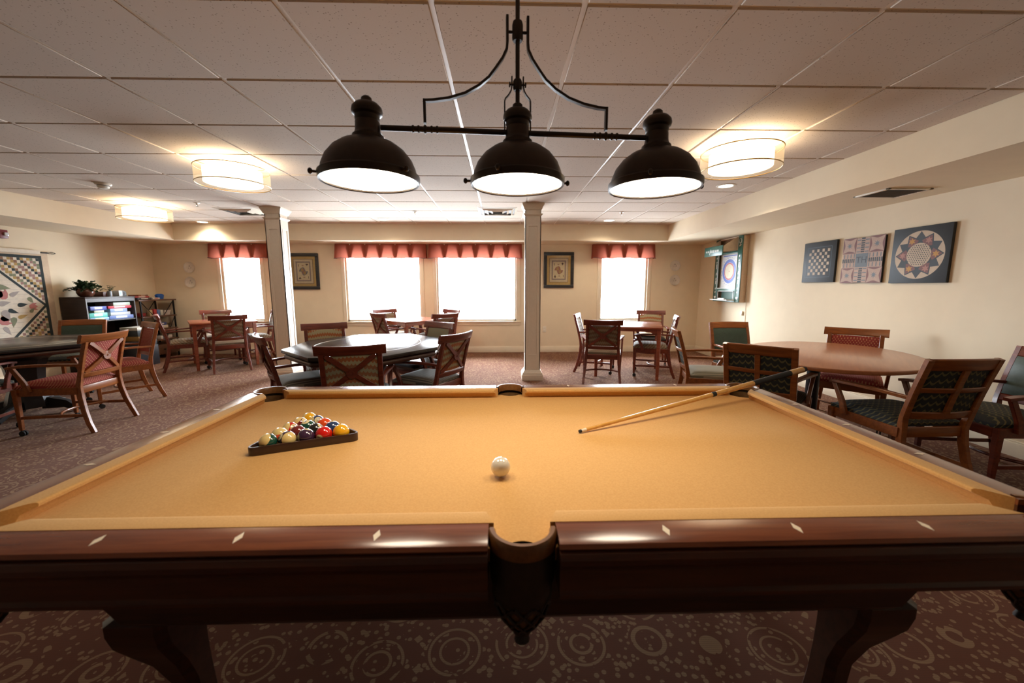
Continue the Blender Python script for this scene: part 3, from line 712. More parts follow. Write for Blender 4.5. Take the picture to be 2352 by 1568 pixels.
def make_chair(kind, wd, seat_m, back_m, rear_m, label, group, loc, rz):
    """kind 'cross': crest rail with ears and an X of slats; kind 'grid': framed pad with a barred rear"""
    t = thing('cross_back_armchair' if kind == 'cross' else 'padded_armchair', label, 'chair', loc, rz, group)
    W = M_[wd]
    for s in (-1, 1):
        b = MB()
        pts = [(.240, -.335, 0), (.236, -.300, .09), (.224, -.268, .2), (.214, -.246, .32), (.210, -.238, .42)]
        P = [V(s * x, y, z) for x, y, z in pts]
        hi = .835 if kind == 'cross' else .885
        P += [V(s * (.202 if kind == 'cross' else .222), bp(.205, z).y, z) for z in (.5, .58, .66, .74, hi)]
        b.sweep(P, [(.030, .036), (.032, .040), (.034, .043), (.035, .045), (.036, .046)] + [(.036 if kind == 'cross' else .040, .034)] * 5, side=(1, 0, 0)); b.build('rear_leg', W, t)
        b = MB(); b.sweep([V(s * .252, .225, .055), V(s * .252, .225, .2), V(s * .252, .225, .425)], [(.028, .028), (.034, .034), (.044, .044)], side=(1, 0, 0)); fl = b.build('front_leg', W, t)
        b = MB()
        for q in (-1, 1): b.cyl((s * .252 + q * .006, .218, .024), (s * .252 + q * .016, .218, .024), .024, n=14)
        b.cyl((s * .252, .225, .036), (s * .252, .225, .056), .010, n=8); b.box((s * .252, .221, .040), (.03, .026, .012), .003)
        b.build('caster', M_['rubber'], fl)
        b = MB()
        ap = [V(s * .206, bp(.205, .65).y + .012, .624), V(s * .235, -.12, .633), V(s * .265, .05, .636), V(s * .276, .17, .631), V(s * .274, .235, .620)]
        b.sweep(ap, [(.026, .022), (.034, .022), (.044, .022), (.050, .022), (.044, .020)], side=(1, 0, 0)); b.build('armrest', W, t)
        b = MB(); b.sweep([V(s * .262, .115, .40), V(s * .266, .135, .48), V(s * .270, .170, .55), V(s * .274, .205, .618)], [(.026, .046), (.026, .040), (.026, .036), (.028, .034)], side=(1, 0, 0)); b.build('arm_post', W, t)
        b = MB(); b.sweep([V(s * .252, .225, .165), V(s * .238, -.02, .165), V(s * .236, -.278, .165)], (.016, .026), side=(1, 0, 0)); b.build('side_stretcher', W, t)
    b = MB(); b.tube([V(-.24 + .48 * i / 12, -.09 + .13 * (1 - (2 * i / 12 - 1) ** 2), .168) for i in range(13)], .011, 8); b.build('bowed_stretcher', W, t)
    b = MB()
    b.box((0, .235, .392), (.47, .024, .066), .005); b.box((0, -.235, .392), (.42, .022, .066), .005)
    for s in (-1, 1): b.sweep([V(s * .245, .225, .392), V(s * .224, -.235, .392)], (.022, .066), side=(1, 0, 0))
    b.build('seat_frame', W, t)
    b = MB()                                        # puffed seat
    def sf(u, v, top):
        x = (2 * u - 1); y = (2 * v - 1)
        xx = math.copysign(abs(x) ** .9, x) * (.232 + .016 * (y + 1) / 2); yy = .012 + y * .236
        e = (1 - abs(x) ** 5) * (1 - abs(y) ** 5)
        return V(xx, yy, .426 + (.022 + .040 * max(e, 0) ** .5 if top else 0))
    N = 12
    b.grid(lambda u, v: sf(u, v, 1), N, N); b.grid(lambda u, v: sf(u, v, 0), N, N)
    for vv in (0, 1):
        E_ = [sf(i / N, vv, s) for i in range(N + 1) for s in (0, 1)]; b.add(E_, [(i, i + 1, i + 3, i + 2) for i in range(0, len(E_) - 2, 2)])
        E_ = [sf(vv, i / N, s) for i in range(N + 1) for s in (0, 1)]; b.add(E_, [(i, i + 1, i + 3, i + 2) for i in range(0, len(E_) - 2, 2)])
    b.build('seat_cushion', M_[seat_m], t)
    if kind == 'cross':
        b = MB(); curved_bar(b, .822, .893, .250, .030, 0, 16, top=lambda q: .006 * q * q); b.build('crest_rail', W, t)
        b = MB(); curved_bar(b, .500, .545, .19, .024, -.004); b.build('lower_rail', W, t)
        b = MB(); pad(b, .548, .820, .184, .006, .020, off=.006); b.build('backrest', M_[back_m], t)
        b = MB()
        for s in (-1, 1):
            pth = [bp(s * (-.172 + .344 * i / 10), .545 + .277 * i / 10, -.004) for i in range(11)]
            b.sweep(pth, (.036, .018), side=(1, 0, -s * 1.2))
        c = bp(0, .683, -.006); Rm = Matrix.Rotation(math.radians(90), 4, 'X')
        b.lathe([(.011, -.013), (.036, -.013), (.040, -.008), (.040, .010), (.011, .010), (.011, -.013)], c=c, n=20, M=Rm)
        b.build('cross_splat', W, t)
    else:
        b = MB(); curved_bar(b, .815, .893, .214, .030, 0, 16, top=lambda q: -.004 * q * q); b.build('crest_rail', W, t)
        b = MB(); curved_bar(b, .490, .540, .214, .026, 0); b.build('lower_rail', W, t)
        b = MB(); pad(b, .542, .816, .212, .010, .026, off=.004); b.build('backrest', M_[back_m], t)
        b = MB(); pad(b, .540, .818, .212, -.002, -.005, off=.001); b.build('back_panel', M_[rear_m], t)
        b = MB(); b.sweep([bp(0, z, -.012) for z in (.535, .6, .68, .76, .82)], (.036, .018), side=(1, 0, 0)); b.build('upright_bar', W, t)
        b = MB(); curved_bar(b, .672, .704, .212, .018, -.012); b.build('cross_bar', W, t)
    return t
def face(fx, fy): return math.atan2(-fx, fy)
def place(cx, cy_, fx, fy):
    """crest centre and facing -> base position and rotation"""
    l = math.hypot(fx, fy); fx /= l; fy /= l
    return (cx + fx * .345, cy_ + fy * .345, 0), face(fx, fy)
CH = {}
def chair(style, crest, fdir, label, group):
    loc, rz = place(*crest, *fdir)
    if style in CH: return dup(CH[style], loc, rz, label, group)
    k = {'red': ('cross', 'cherry', 'red_dot', 'red_dot', None), 'weave': ('cross', 'mahog', 'greystripe', 'weave', None), 'sage': ('cross', 'mahog', 'blackleather', 'sage', None),
         'muted': ('cross', 'mahog', 'muted', 'muted', None), 'green': ('grid', 'cherry', 'scallop', 'greenleather', 'scallop'), 'greenstripe': ('grid', 'cherry', 'stripe', 'greenleather', 'scallop'),
         'dark': ('grid', 'mahog', 'scallop', 'greenleather', 'scallop'), 'weavedark': ('cross', 'mahog', 'blackleather', 'weave', None), 'redblack': ('cross', 'cherry', 'blackleather', 'red_dot', None)}[style]
    CH[style] = make_chair(k[0], k[1], k[2], k[3], k[4], label, group, loc, rz); return CH[style]
G1 = 'armchairs around the black octagonal card table in the middle'
chair('weave', (-2.10, 4.70), (.5, -.87), 'cross-back armchair with orange and green woven back facing the camera behind the middle card table', G1)
chair('weave', (-1.11, 2.88), (-.26, .96), 'cross-back armchair seen from behind, nearest to the pool table at the middle card table', G1)
chair('weave', (-.41, 3.62), (-.88, .47), 'cross-back armchair seen from behind at the right end of the middle card table', G1)
chair('sage', (-.75, 4.78), (-.62, -.78), 'sage floral backed armchair with black seat at the far right of the middle card table', G1)
chair('weave', (-2.16, 3.53), (.80, .60), 'cross-back armchair seen side-on at the left end of the middle card table', G1)
G2 = 'armchairs around the black card table on the left'
chair('red', (-3.75, 3.80), (-1, -.10), 'cherry cross-back armchair with red dotted cloth, back turned, nearest at the left card table', G2)
chair('red', (-4.30, 4.92), (-.55, -.83), 'cherry armchair with red dotted cloth seen side-on behind the nearest red one on the left', G2)
chair('green', (-5.62, 5.42), (.35, -.94), 'cherry armchair with dark green leather back facing the camera before the patchwork quilt', G2)
chair('dark', (-4.62, 3.12), (-.38, .92), 'dark armchair cut off by the left edge with only its arm and seat showing', G2)
G3 = 'armchairs around the square table by the left window'
chair('muted', (-4.20, 6.15), (-.64, .77), 'mahogany cross-back armchair seen from behind at the left square table', G3)
chair('muted', (-5.41, 6.31), (.77, .64), 'mahogany armchair seen side-on at the left corner of the left square table', G3)
chair('muted', (-5.43, 7.63), (.64, -.77), 'mahogany armchair on the window side of the left square table', G3)
chair('muted', (-4.19, 7.39), (-.77, -.64), 'mahogany armchair beside the left column, facing left', G3)
G4 = 'armchairs around the table in front of the double window'
chair('muted', (-2.05, 6.53), (.707, .707), 'narrow-looking cross-back armchair at the left of the table before the double window', G4)
chair('muted', (-2.27, 7.72), (.707, -.707), 'mahogany armchair against the left pane of the double window', G4)
chair('muted', (-.90, 6.36), (-.66, .75), 'cross-back armchair seen from behind at the right of the table before the double window', G4)
chair('muted', (-.96, 7.62), (-.707, -.707), 'mahogany armchair against the right pane of the double window', G4)
G5 = 'armchairs around the square table by the right window'
chair('muted', (1.20, 6.23), (.94, -.34), 'mahogany armchair at the left end of the right square table, facing right', G5)
chair('muted', (1.31, 5.02), (.25, .97), 'cross-back armchair seen from behind at the left of the right square table', G5)
chair('weavedark', (2.70, 7.05), (-.34, -.94), 'mahogany armchair before the right window, facing the camera', G5)
chair('muted', (2.58, 5.715), (-.94, .34), 'cross-back armchair seen side-on at the right end of the right square table', G5)
G6 = 'armchairs around the oval table by the right wall'
chair('greenstripe', (1.82, 4.02), (.95, -.30), 'cherry armchair with green back and striped seat seen side-on, left of the oval table', G6)
chair('green', (2.77, 4.71), (.02, -1), 'cherry armchair with dark green leather back facing the camera, below the green game cabinet', G6)
chair('dark' if False else 'green', (1.90, 2.82), (.72, .69), 'cherry armchair seen from behind with navy scalloped panels, behind the pool cue', G6)
chair('red', (3.60, 3.88), (-.70, -.71), 'cherry armchair with red dotted back against the right wall under the game boards', G6)
chair('green', (2.76, 2.24), (-.03, 1), 'large cherry armchair seen from behind beside the right rail of the pool table', G6)
chair('dark', (3.74, 2.50), (-.97, .10), 'dark wood armchair with green back at the right edge of the picture', G6)
# beige pad and black device lying on the chair by the right window
o = MB()
def cush(u, v, s):
    x = (2 * u - 1); y = (2 * v - 1); e = max(0, (1 - abs(x) ** 6) * (1 - abs(y) ** 6)) ** .5
    return V(x * .20, y * .20, (.012 + .034 * e) if s else .010 - .010 * e)
o.grid(lambda u, v: cush(u, v, 1), 12, 12); o.grid(lambda u, v: cush(u, v, 0), 12, 12)
E_ = [cush(*q, s) for q in [(i / 12, 0) for i in range(12)] + [(1, i / 12) for i in range(12)] + [(1 - i / 12, 1) for i in range(12)] + [(0, 1 - i / 12) for i in range(13)] for s in (0, 1)]
o.add(E_, [(i, i + 1, i + 3, i + 2) for i in range(0, len(E_) - 2, 2)])
cu = o.build('seat_pad', plain('cream_cotton', (.70, .58, .42), .9)); tag(cu, 'cream seat pad on the chair in front of the right window', 'cushion')
loc, rz = place(2.70, 7.05, -.34, -.94); cu.location = (loc[0], loc[1], .492); cu.rotation_euler = (0, 0, rz)
cr = thing('card_shuffler', 'small black machine with a clear tray standing on the cream seat pad', 'game machine', (loc[0] + .03, loc[1] - .02, .540), rz)
b = MB(); b.box((-.055, 0, .05), (.09, .12, .10), .012); b.build('body', M_['black'], cr)
b = MB(); b.box((.055, 0, .035), (.12, .11, .07), .008); b.build('tray', M_['black'], cr)
b = MB(); b.box((.055, .057, .036), (.08, .004, .045), .002); b.build('window_panel', M_['chrome'], cr)
# ------------------------------------------------------------------ tables
def square_table(c, ang, s, label, top_z=.757):
    t = thing('game_table', label, 'table', (c[0], c[1], 0), ang, 'mahogany square game tables'); h = s / 2
    b = MB(); b.box((0, 0, top_z - .014), (s, s, .028), .006); b.build('tabletop', M_['mahogtop'], t)
    for k in range(4):
        b = MB(); b.M = Matrix.Rotation(k * pi / 2, 4, 'Z'); a = h - .075
        pts = [(-a, 0), (-a, -.072)] + [(-a + .05 + .06 * i / 6, -.072 + .032 * math.sin(pi / 2 * i / 6)) for i in range(7)] + [(a - .11 + .06 * i / 6, -.040 - .032 * (1 - math.cos(pi / 2 * i / 6))) for i in range(7)] + [(a, -.072), (a, 0)]
        b.prism(pts, -.01, .01, M=Matrix.Translation((0, -h + .045, top_z - .028)) @ Matrix.Rotation(pi / 2, 4, 'X')); b.build('apron', M_['mahogtop'], t, ang=30)
    for sx in (-1, 1):
        for sy_ in (-1, 1):
            b = MB(); x, y = sx * (h - .048), sy_ * (h - .048)
            b.sweep([V(x, y, 0), V(x, y, .35), V(x, y, top_z - .028)], [(.042, .042), (.050, .050), (.058, .058)], side=(1, 0, 0)); b.build('leg', M_['mahogtop'], t)
square_table((-4.78, 6.845), math.atan2(.64, .77), .90, 'square mahogany game table by the left window')
square_table((-1.56, 7.02), pi / 4, .90, 'square mahogany game table turned cornerwise before the double window')
square_table((1.945, 5.95), -.35, .95, 'square mahogany game table by the right window')
def octagon(hw, hd, k=.586):
    a, c = hw * (1 - k), hd * (1 - k)
    a, c = hw * .41, hd * .41
    return [(-a, -hd), (a, -hd), (hw, -c), (hw, c), (a, hd), (-a, hd), (-hw, c), (-hw, -c)]
def poker_table(c, ang, hw, hd, label, ring=True):
    t = thing('octagonal_card_table', label, 'table', (c[0], c[1], 0), ang, 'black octagonal card tables')
    b = MB(); b.prism(octagon(hw, hd), .724, .757, .006); b.build('tabletop', M_['blacktop'], t, ang=30)
    b = MB(); b.prism(octagon(hw - .015, hd - .015), .668, .716, .022, seg=4); b.prism(octagon(hw - .10, hd - .10), .71, .726); b.build('bumper_rail', M_['cabwood'], t, ang=30)
    b = MB(); b.tube([V((hw - .20) * math.cos(2 * pi * i / 64), (hd - .20) * math.sin(2 * pi * i / 64), .7565) for i in range(64)], .0022, 6, closed=True); b.build('inlay_line', M_['ivory'], t)
    b = MB()
    for k in range(8):
        a = pi / 8 + k * pi / 4; q = V(math.cos(a), math.sin(a), 0)
    b.loft([[V(r * math.cos(pi / 8 + k * pi / 4), r * math.sin(pi / 8 + k * pi / 4), z) for k in range(8)] for r, z in ((.26, .67), (.26, .63), (.18, .58), (.15, .50), (.13, .30), (.16, .20), (.18, .12), (.18, .08))])
    b.build('pedestal', M_['black'], t, ang=25)
    for k in range(4):
        b = MB(); a = k * pi / 2; d = V(math.cos(a), math.sin(a), 0)
        b.sweep([d * .12 + V(0, 0, .11), d * .30 + V(0, 0, .085), d * .36 + V(0, 0, .045), d * .40 + V(0, 0, .03)], [(.07, .13), (.07, .08), (.07, .055), (.07, .055)], side=(-d.y, d.x, 0)); b.build('foot', M_['black'], t)
poker_table((-1.33, 3.96), .08, .70, .80, 'black octagonal card table with two-tier edge behind the middle of the pool table')
poker_table((-4.98, 4.16), math.radians(15), .70, .72, 'black octagonal card table by the left wall before the patchwork quilt')
# oval table by the right wall
t = thing('oval_table', 'oval cherry table on a black post by the right wall', 'table', (2.79, 3.25, 0), math.atan2(.75, .66))
b = MB(); b.prism([(.82 * math.cos(2 * pi * i / 72), .62 * math.sin(2 * pi * i / 72)) for i in range(72)], .722, .752, .008, seg=3); b.build('tabletop', M_['cherrytop'], t, ang=40)
for sx, sy_ in ((0, .08),):
    b = MB(); b.cyl((sx, sy_, .03), (sx, sy_, .722), .048, n=24); b.lathe([(.0005, .722), (.11, .722), (.11, .712), (.05, .70)], (sx, sy_, 0), 20)
    b.lathe([(.23, 0), (.23, .015), (.06, .03), (.05, .06)], (sx, sy_, 0), 24); b.build('post', M_['black'], t)
# ------------------------------------------------------------------ ceiling fixtures
t = NT('sheer_lamp_shade'); tr = t.node('ShaderNodeBsdfTransparent'); tl = t.node('ShaderNodeBsdfTranslucent'); df = t.node('ShaderNodeBsdfDiffuse')
tl.inputs[0].default_value = (.95, .82, .62, 1); df.inputs[0].default_value = (.9, .8, .65, 1); tr.inputs[0].default_value = (1, .97, .92, 1)
m1 = t.node('ShaderNodeMixShader'); m2 = t.node('ShaderNodeMixShader'); m1.inputs[0].default_value = .5; m2.inputs[0].default_value = .26
v = t.coord((500,) * 3); ck = t.node('ShaderNodeTexChecker'); ck.inputs['Scale'].default_value = 1; t.link(v, ck.inputs['Vector'])
t.link(tl.outputs[0], m1.inputs[1]); t.link(df.outputs[0], m1.inputs[2]); t.link(tr.outputs[0], m2.inputs[1]); t.link(m1.outputs[0], m2.inputs[2]); t.link(m2.outputs[0], t.out.inputs[0]); M_['sheer'] = t.mat
M_['drumglow'] = emis('lit_inner_shade', (1.0, .80, .52), 2.6)
M_['gold'] = plain('satin_gold_metal', (.45, .30, .12), .35, metal=.8)
def drum(x, y, lab):
    r = thing('drum_ceiling_light', lab, 'ceiling light', (x, y, ZC), 0, 'drum ceiling lights')
    b = MB(); b.lathe([(.0005, 0), (.10, 0), (.10, -.012), (.085, -.022), (.02, -.026), (.016, -.20), (.0005, -.20)], n=28); b.build('ceiling_canopy', M_['white'], r)
    R = .287
    b = MB(); b.lathe([(R, -.075), (R, -.21)], n=56); b.build('outer_shade', M_['sheer'], r, recalc=False)
    b = MB()
    for z in (-.075, -.21): b.tube([V(R * math.cos(2 * pi * i / 56), R * math.sin(2 * pi * i / 56), z) for i in range(56)], .0042, 6, closed=True)
    for k in range(3):
        a = 2 * pi * k / 3; b.cyl((.015 * math.cos(a), .015 * math.sin(a), -.10), (R * math.cos(a), R * math.sin(a), -.076), .0025, n=6)
    b.build('shade_ring', M_['gold'], r)
    b = MB(); b.lathe([(.226, -.085), (.226, -.200), (.0005, -.202)], n=48); b.build('inner_shade', M_['drumglow'], r, recalc=False)
    for k in range(3):
        a = 2 * pi * k / 3 + .5; L = bpy.data.lights.new('bulb', 'POINT'); L.energy = DRUM_W / 3; L.color = LAMP_WARM; L.shadow_soft_size = .03
        o = bpy.data.objects.new('bulb', L); COL.objects.link(o); o.parent = r; o.location = (.12 * math.cos(a), .12 * math.sin(a), -.12)
drum(-2.41, 3.78, 'drum ceiling light with sheer shade, left of the billiard pendant and nearest on that side')
drum(-4.80, 5.62, 'drum ceiling light with sheer shade, the far smaller-looking one above the left wall corner')
drum(1.89, 3.22, 'drum ceiling light with sheer shade behind the right billiard lamp')
M_['downglow'] = emis('lit_downlight_lens', (1.0, .88, .70), 14.0)
for x, y, lab in ((2.51, 4.52, 'round recessed ceiling light below the right drum light'), (-5.12, 7.10, 'round recessed ceiling light near the far left corner of the tray ceiling'),
                  (-1.94, 6.77, 'round recessed ceiling light over the left half of the double window'), (1.82, 6.83, 'round recessed ceiling light right of the right column')):
    r = thing('recessed_light', lab, 'ceiling light', (x, y, ZC - .008), 0, 'recessed ceiling lights')
    b = MB(); b.lathe([(.072, .0), (.075, -.006), (.098, -.004), (.100, .0)], n=32); b.build('trim_ring', M_['white'], r)
    b = MB(); b.lathe([(.074, -.003), (.0005, -.004)], n=32); b.build('lens', M_['downglow'], r, recalc=False)
    L = bpy.data.lights.new('downlight', 'SPOT'); L.energy = 34; L.color = (1.0, .86, .66); L.spot_size = 2.5; L.spot_blend = .6; L.shadow_soft_size = .06
    o = bpy.data.objects.new('downlight', L); COL.objects.link(o); o.parent = r; o.location = (0, 0, -.012)
M_['ventdark'] = plain('vent_dark', (.10, .10, .11), .6)
for x, y, lab in ((-.05, 6.04, 'square four-way ceiling air vent left of the right column'), (-3.78, 6.12, 'square four-way ceiling air vent beside the top of the left column')):
    r = thing('ceiling_vent', lab, 'vent', (x, y, ZC - .009), 0, 'ceiling air vents'); s = .285
    b = MB()
    for k in range(4):
        b.M = Matrix.Rotation(k * pi / 2, 4, 'Z'); b.add([V(-s, -s, 0), V(s, -s, 0), V(s - .035, -s + .035, -.012), V(-s + .035, -s + .035, -.012)], [(0, 1, 2, 3)], False)
    b.build('frame', M_['white'], r, recalc=False)
    for q in (.235, .17, .105):
        b = MB()
        for k in range(4):
            b.M = Matrix.Rotation(k * pi / 2, 4, 'Z'); b.add([V(-q, -q, -.004), V(q, -q, -.004), V(q - .035, -q + .035, -.026), V(-q + .035, -q + .035, -.026)], [(0, 1, 2, 3)], False)
        b.build('louver', M_['white'], r, recalc=False)
    b = MB(); b.b2(-.25, .25, -.25, .25, -.002, 0); b.build('backing', M_['ventdark'], r)
r = thing('soffit_vent', 'rectangular return air grille set in the right soffit above the game boards', 'vent', (3.50, 3.58, ZS), 0)
b = MB()
for a in ((-.20, .20, -.17, -.145), (-.20, .20, .145, .17), (-.20, -.17, -.17, .17), (.17, .20, -.17, .17)): b.b2(*a, -.012, 0, .003)
b.build('frame', M_['white'], r)
b = MB(); b.b2(-.175, .175, -.15, .15, -.003, -.001); b.build('backing', M_['ventdark'], r)
for k in range(11):
    b = MB(); b.box((0, -.13 + .026 * k, -.008), (.345, .014, .002), M=Matrix.Rotation(.6, 4, 'X')); b.build('slat', plain('vent_slat', (.34, .32, .30), .5) if k == 0 else bpy.data.materials['vent_slat'], r)
r = thing('smoke_detector', 'round white smoke detector on the ceiling at the left', 'smoke detector', (-4.30, 4.56, ZC - .008))
b = MB(); b.lathe([(.0005, 0), (.07, 0), (.07, -.012), (.06, -.022), (.0005, -.022)], n=32); b.build('base', M_['white'], r)
b = MB(); b.lathe([(.050, -.022), (.050, -.030), (.052, -.032), (.046, -.048), (.03, -.056), (.0005, -.056)], n=32); b.build('sensor_head', M_['white'], r)
b = MB(); b.lathe([(.0505, -.024), (.0505, -.029)], n=32); b.build('vent_slot', M_['ventdark'], r, recalc=False)
for x, y, lab in ((-1.28, 6.09, 'small ceiling sprinkler head left of the middle ceiling vent'), (1.82, 6.10, 'small ceiling sprinkler head right of the right column'), (-4.05, 5.55, 'small ceiling sprinkler head beside the far drum light')):
    r = thing('sprinkler_head', lab, 'sprinkler', (x, y, ZC - .008), 0, 'ceiling sprinklers')
    b = MB(); b.lathe([(.0005, 0), (.035, 0), (.033, -.006), (.012, -.010), (.010, -.03), (.0005, -.03)], n=20); b.build('escutcheon', M_['white'], r)
    b = MB(); b.lathe([(.0005, -.046), (.016, -.046), (.016, -.044), (.0005, -.043)], n=16)
    for s in (-1, 1): b.tube([V(s * .009, 0, -.028), V(s * .013, 0, -.036), V(s * .004, 0, -.045)], .0018, 6)
    b.build('deflector', M_['chrome'], r)
# ------------------------------------------------------------------ wall pieces: local x right, local -y towards the room, local z up
FM = Matrix(((1, 0, 0, 0), (0, 0, -1, 0), (0, 1, 0, 0), (0, 0, 0, 1)))
def rectp(x0, x1, y0, y1): return [(x0, y0), (x1, y0), (x1, y1), (x0, y1)]
def circ(cx, cy_, r, n=32, sx=1): return [(cx + sx * r * math.cos(2 * pi * i / n), cy_ + r * math.sin(2 * pi * i / n)) for i in range(n)]
def star(cx, cy_, r0, r1, n, ph=pi / 2): return [(cx + (r0 if i % 2 == 0 else r1) * math.cos(ph + pi * i / n), cy_ + (r0 if i % 2 == 0 else r1) * math.sin(ph + pi * i / n)) for i in range(2 * n)]
def onwall(side, a, z, off=0.0):
    if side == 'far': return (a, YF - off, z), 0
    if side == 'right': return (XR - off, a, z), -pi / 2
    return (XL + off, a, z), pi / 2
C_ = lambda n, c, r=.6: M_.setdefault(n, plain(n, c, r))
C_('mat_gold', (.55, .36, .12)); C_('mat_cream', (.66, .54, .34)); C_('card_cream', (.70, .58, .36)); C_('card_border', (.30, .22, .20)); C_('line_dark', (.13, .07, .05)); C_('art_rose', (.38, .16, .12)); C_('art_blue', (.20, .20, .22)); C_('art_ochre', (.45, .28, .10)); C_('board_dark', (.020, .025, .030)); C_('board_tan', (.50, .38, .26)); C_('board_line', (.07, .10, .13)); C_('board_pink', (.44, .29, .215)); C_('board_red', (.17, .055, .045)); C_('board_slate', (.12, .14, .16)); C_('star_yellow', (.50, .24, .03)); C_('frame_black', (.020, .020, .020), .35)
def heart(cx, cy_, s, up=1): return [(cx + s * .062 * 16 * math.sin(a) ** 3, cy_ + up * s * .062 * (13 * math.cos(a) - 5 * math.cos(2 * a) - 2 * math.cos(3 * a) - math.cos(4 * a))) for a in [2 * pi * i / 24 for i in range(24)]]
def framed_card(a, z, w, h, suit, lab):
    loc, rz = onwall('far', a, z); r = thing('framed_card_print', lab, 'picture', loc, rz, 'framed playing card prints'); f = .062
    b = MB()
    for (x0, x1, z0, z1) in ((-w / 2, w / 2, -h / 2, -h / 2 + f), (-w / 2, w / 2, h / 2 - f, h / 2), (-w / 2, -w / 2 + f, -h / 2 + f, h / 2 - f), (w / 2 - f, w / 2, -h / 2 + f, h / 2 - f)): b.b2(x0, x1, -.032, -.002, z0, z1, .007)
    n = 15
    for k in range(n):
        for s in (-1, 1):
            b.ball((s * (w / 2 - f / 2), -.033, -h / 2 + f + (h - 2 * f) * (k + .5) / n), .010, (1.2, .5, .8), 6)
    b.build('frame', M_['frame_black'], r)
    b = MB(); iw, ih = w / 2 - f + .002, h / 2 - f + .002
    b.b2(-iw, iw, -.012, -.004, -ih, ih)
    def lay(sx, sz, mi, hgt): b.m = mi; b.flat(rectp(-sx, sx, -sz, sz), FM, hgt)
    lay(iw - .052, ih - .052, 1, .0126); lay(iw - .060, ih - .060, 2, .0130); lay(iw - .085, ih - .085, 6, .0134)
    b.build('mat', [M_['mat_gold'], M_['line_dark'], M_['mat_cream'], M_['mat_cream'], M_['card_cream'], M_['card_border'], M_['mat_cream']], r, recalc=False)
    b = MB(); cw, ch = iw - .100, ih - .100
    b.m = 0; b.flat(rectp(-cw, cw, -ch, ch), FM, .0142); b.m = 1; b.flat(rectp(-cw + .022, cw - .022, -ch + .022, ch - .022), FM, .0146)
    gw, gh = cw - .022, ch - .022
    for s in (1, -1):
        def T(pts): return [(s * x, s * y) for x, y in pts]
        b.m = 2
        px, py = gw * .62, gh * .78
        if suit == 'heart': b.flat(T(heart(px, py, .024)), FM, .0150)
        else:
            b.flat(T(heart(px, py, .022, -1)), FM, .0150); b.flat(T([(px - .012, py - .032), (px + .012, py - .032), (px, py)]), FM, .0150)
        k = .0
        b.m = 3; b.flat(T([(-gw * .75, .0), (-gw * .55, gh * .30), (-gw * .1, gh * .48), (gw * .15, gh * .42), (gw * .35, gh * .05), (gw * .2, -.01)]), FM, .0148)
        b.m = 4; b.flat(T([(-gw * .45, .0), (-gw * .35, gh * .33), (-gw * .05, gh * .40), (gw * .05, .0)]), FM, .0150)
        b.m = 5; b.flat(T([(-gw * .02, .0), (gw * .08, gh * .38), (gw * .2, gh * .25), (gw * .18, 0)]), FM, .0151)
        b.m = 1; b.flat(T(circ(-gw * .08, gh * .56, gh * .085, 14, .8)), FM, .0150); b.m = 5; b.flat(T([(-gw * .22, gh * .63), (-gw * .24, gh * .74), (-gw * .15, gh * .68), (-gw * .08, gh * .76), (-gw * .01, gh * .68), (gw * .08, gh * .74), (gw * .06, gh * .63)]), FM, .0151)
        b.m = 2; b.flat(T(rectp(-gw * .80, -gw * .72, gh * .55, gh * .82)), FM, .0150)
    b.build('card_print', [M_['card_border'], M_['card_cream'], M_['line_dark'], M_['art_rose'] if suit != 'heart' else M_['art_blue'], M_['art_ochre'], M_['art_rose']], r, recalc=False)
    t = M_.get('picglass')
    b = MB(); b.b2(-iw, iw, -.0195, -.018, -ih, ih); b.build('glass', M_['glass'], r)
framed_card(-3.87, 1.626, .60, .70, 'heart', 'framed king of hearts card print partly behind the left column')
framed_card(1.143, 1.648, .60, .70, 'spade', 'framed jack of spades card print right of the right column')
for a, z, lab in ((-6.05, 1.704, 'upper white plate on the far wall left of the left window'), (-6.06, 1.42, 'lower white plate on the far wall left of the left window'), (3.48, 1.737, 'upper white plate on the far wall near the right corner'), (3.487, 1.452, 'lower white plate on the far wall near the right corner')):
    loc, rz = onwall('far', a, z); r = thing('wall_plate', lab, 'plate', loc, rz, 'decorative white wall plates')
    RX = Matrix.Rotation(pi / 2, 4, 'X')
    b = MB(); b.lathe([(.0005, .006), (.062, .008), (.072, .014), (.100, .024), (.105, .024), (.105, .021), (.075, .006), (.05, .001), (.0005, .001)], n=40, M=RX); b.build('dish', C_('plate_glaze', (.72, .66, .56), .25), r)
    b = MB()
    for k in range(5): b.flat(star(.026 * math.cos(k * 1.9), .026 * math.sin(k * 1.9) , .011, .005, 5, k), FM, .0086)
    b.flat(circ(0, .03, .006, 10), FM, .0088); b.build('painted_motif', C_('plate_motif', (.34, .29, .24)), r, recalc=False)
loc, rz = onwall('far', .87, .47); r = thing('wall_outlet', 'white wall outlet below the right framed card print', 'outlet', loc, rz)
b = MB(); b.box((0, -.004, 0), (.072, .008, .118), .003); b.build('cover_plate', M_['white'], r)
for s in (-1, 1): b = MB(); b.box((0, -.0085, s * .024), (.034, .003, .028), .003); b.build('socket', M_['white'], r)
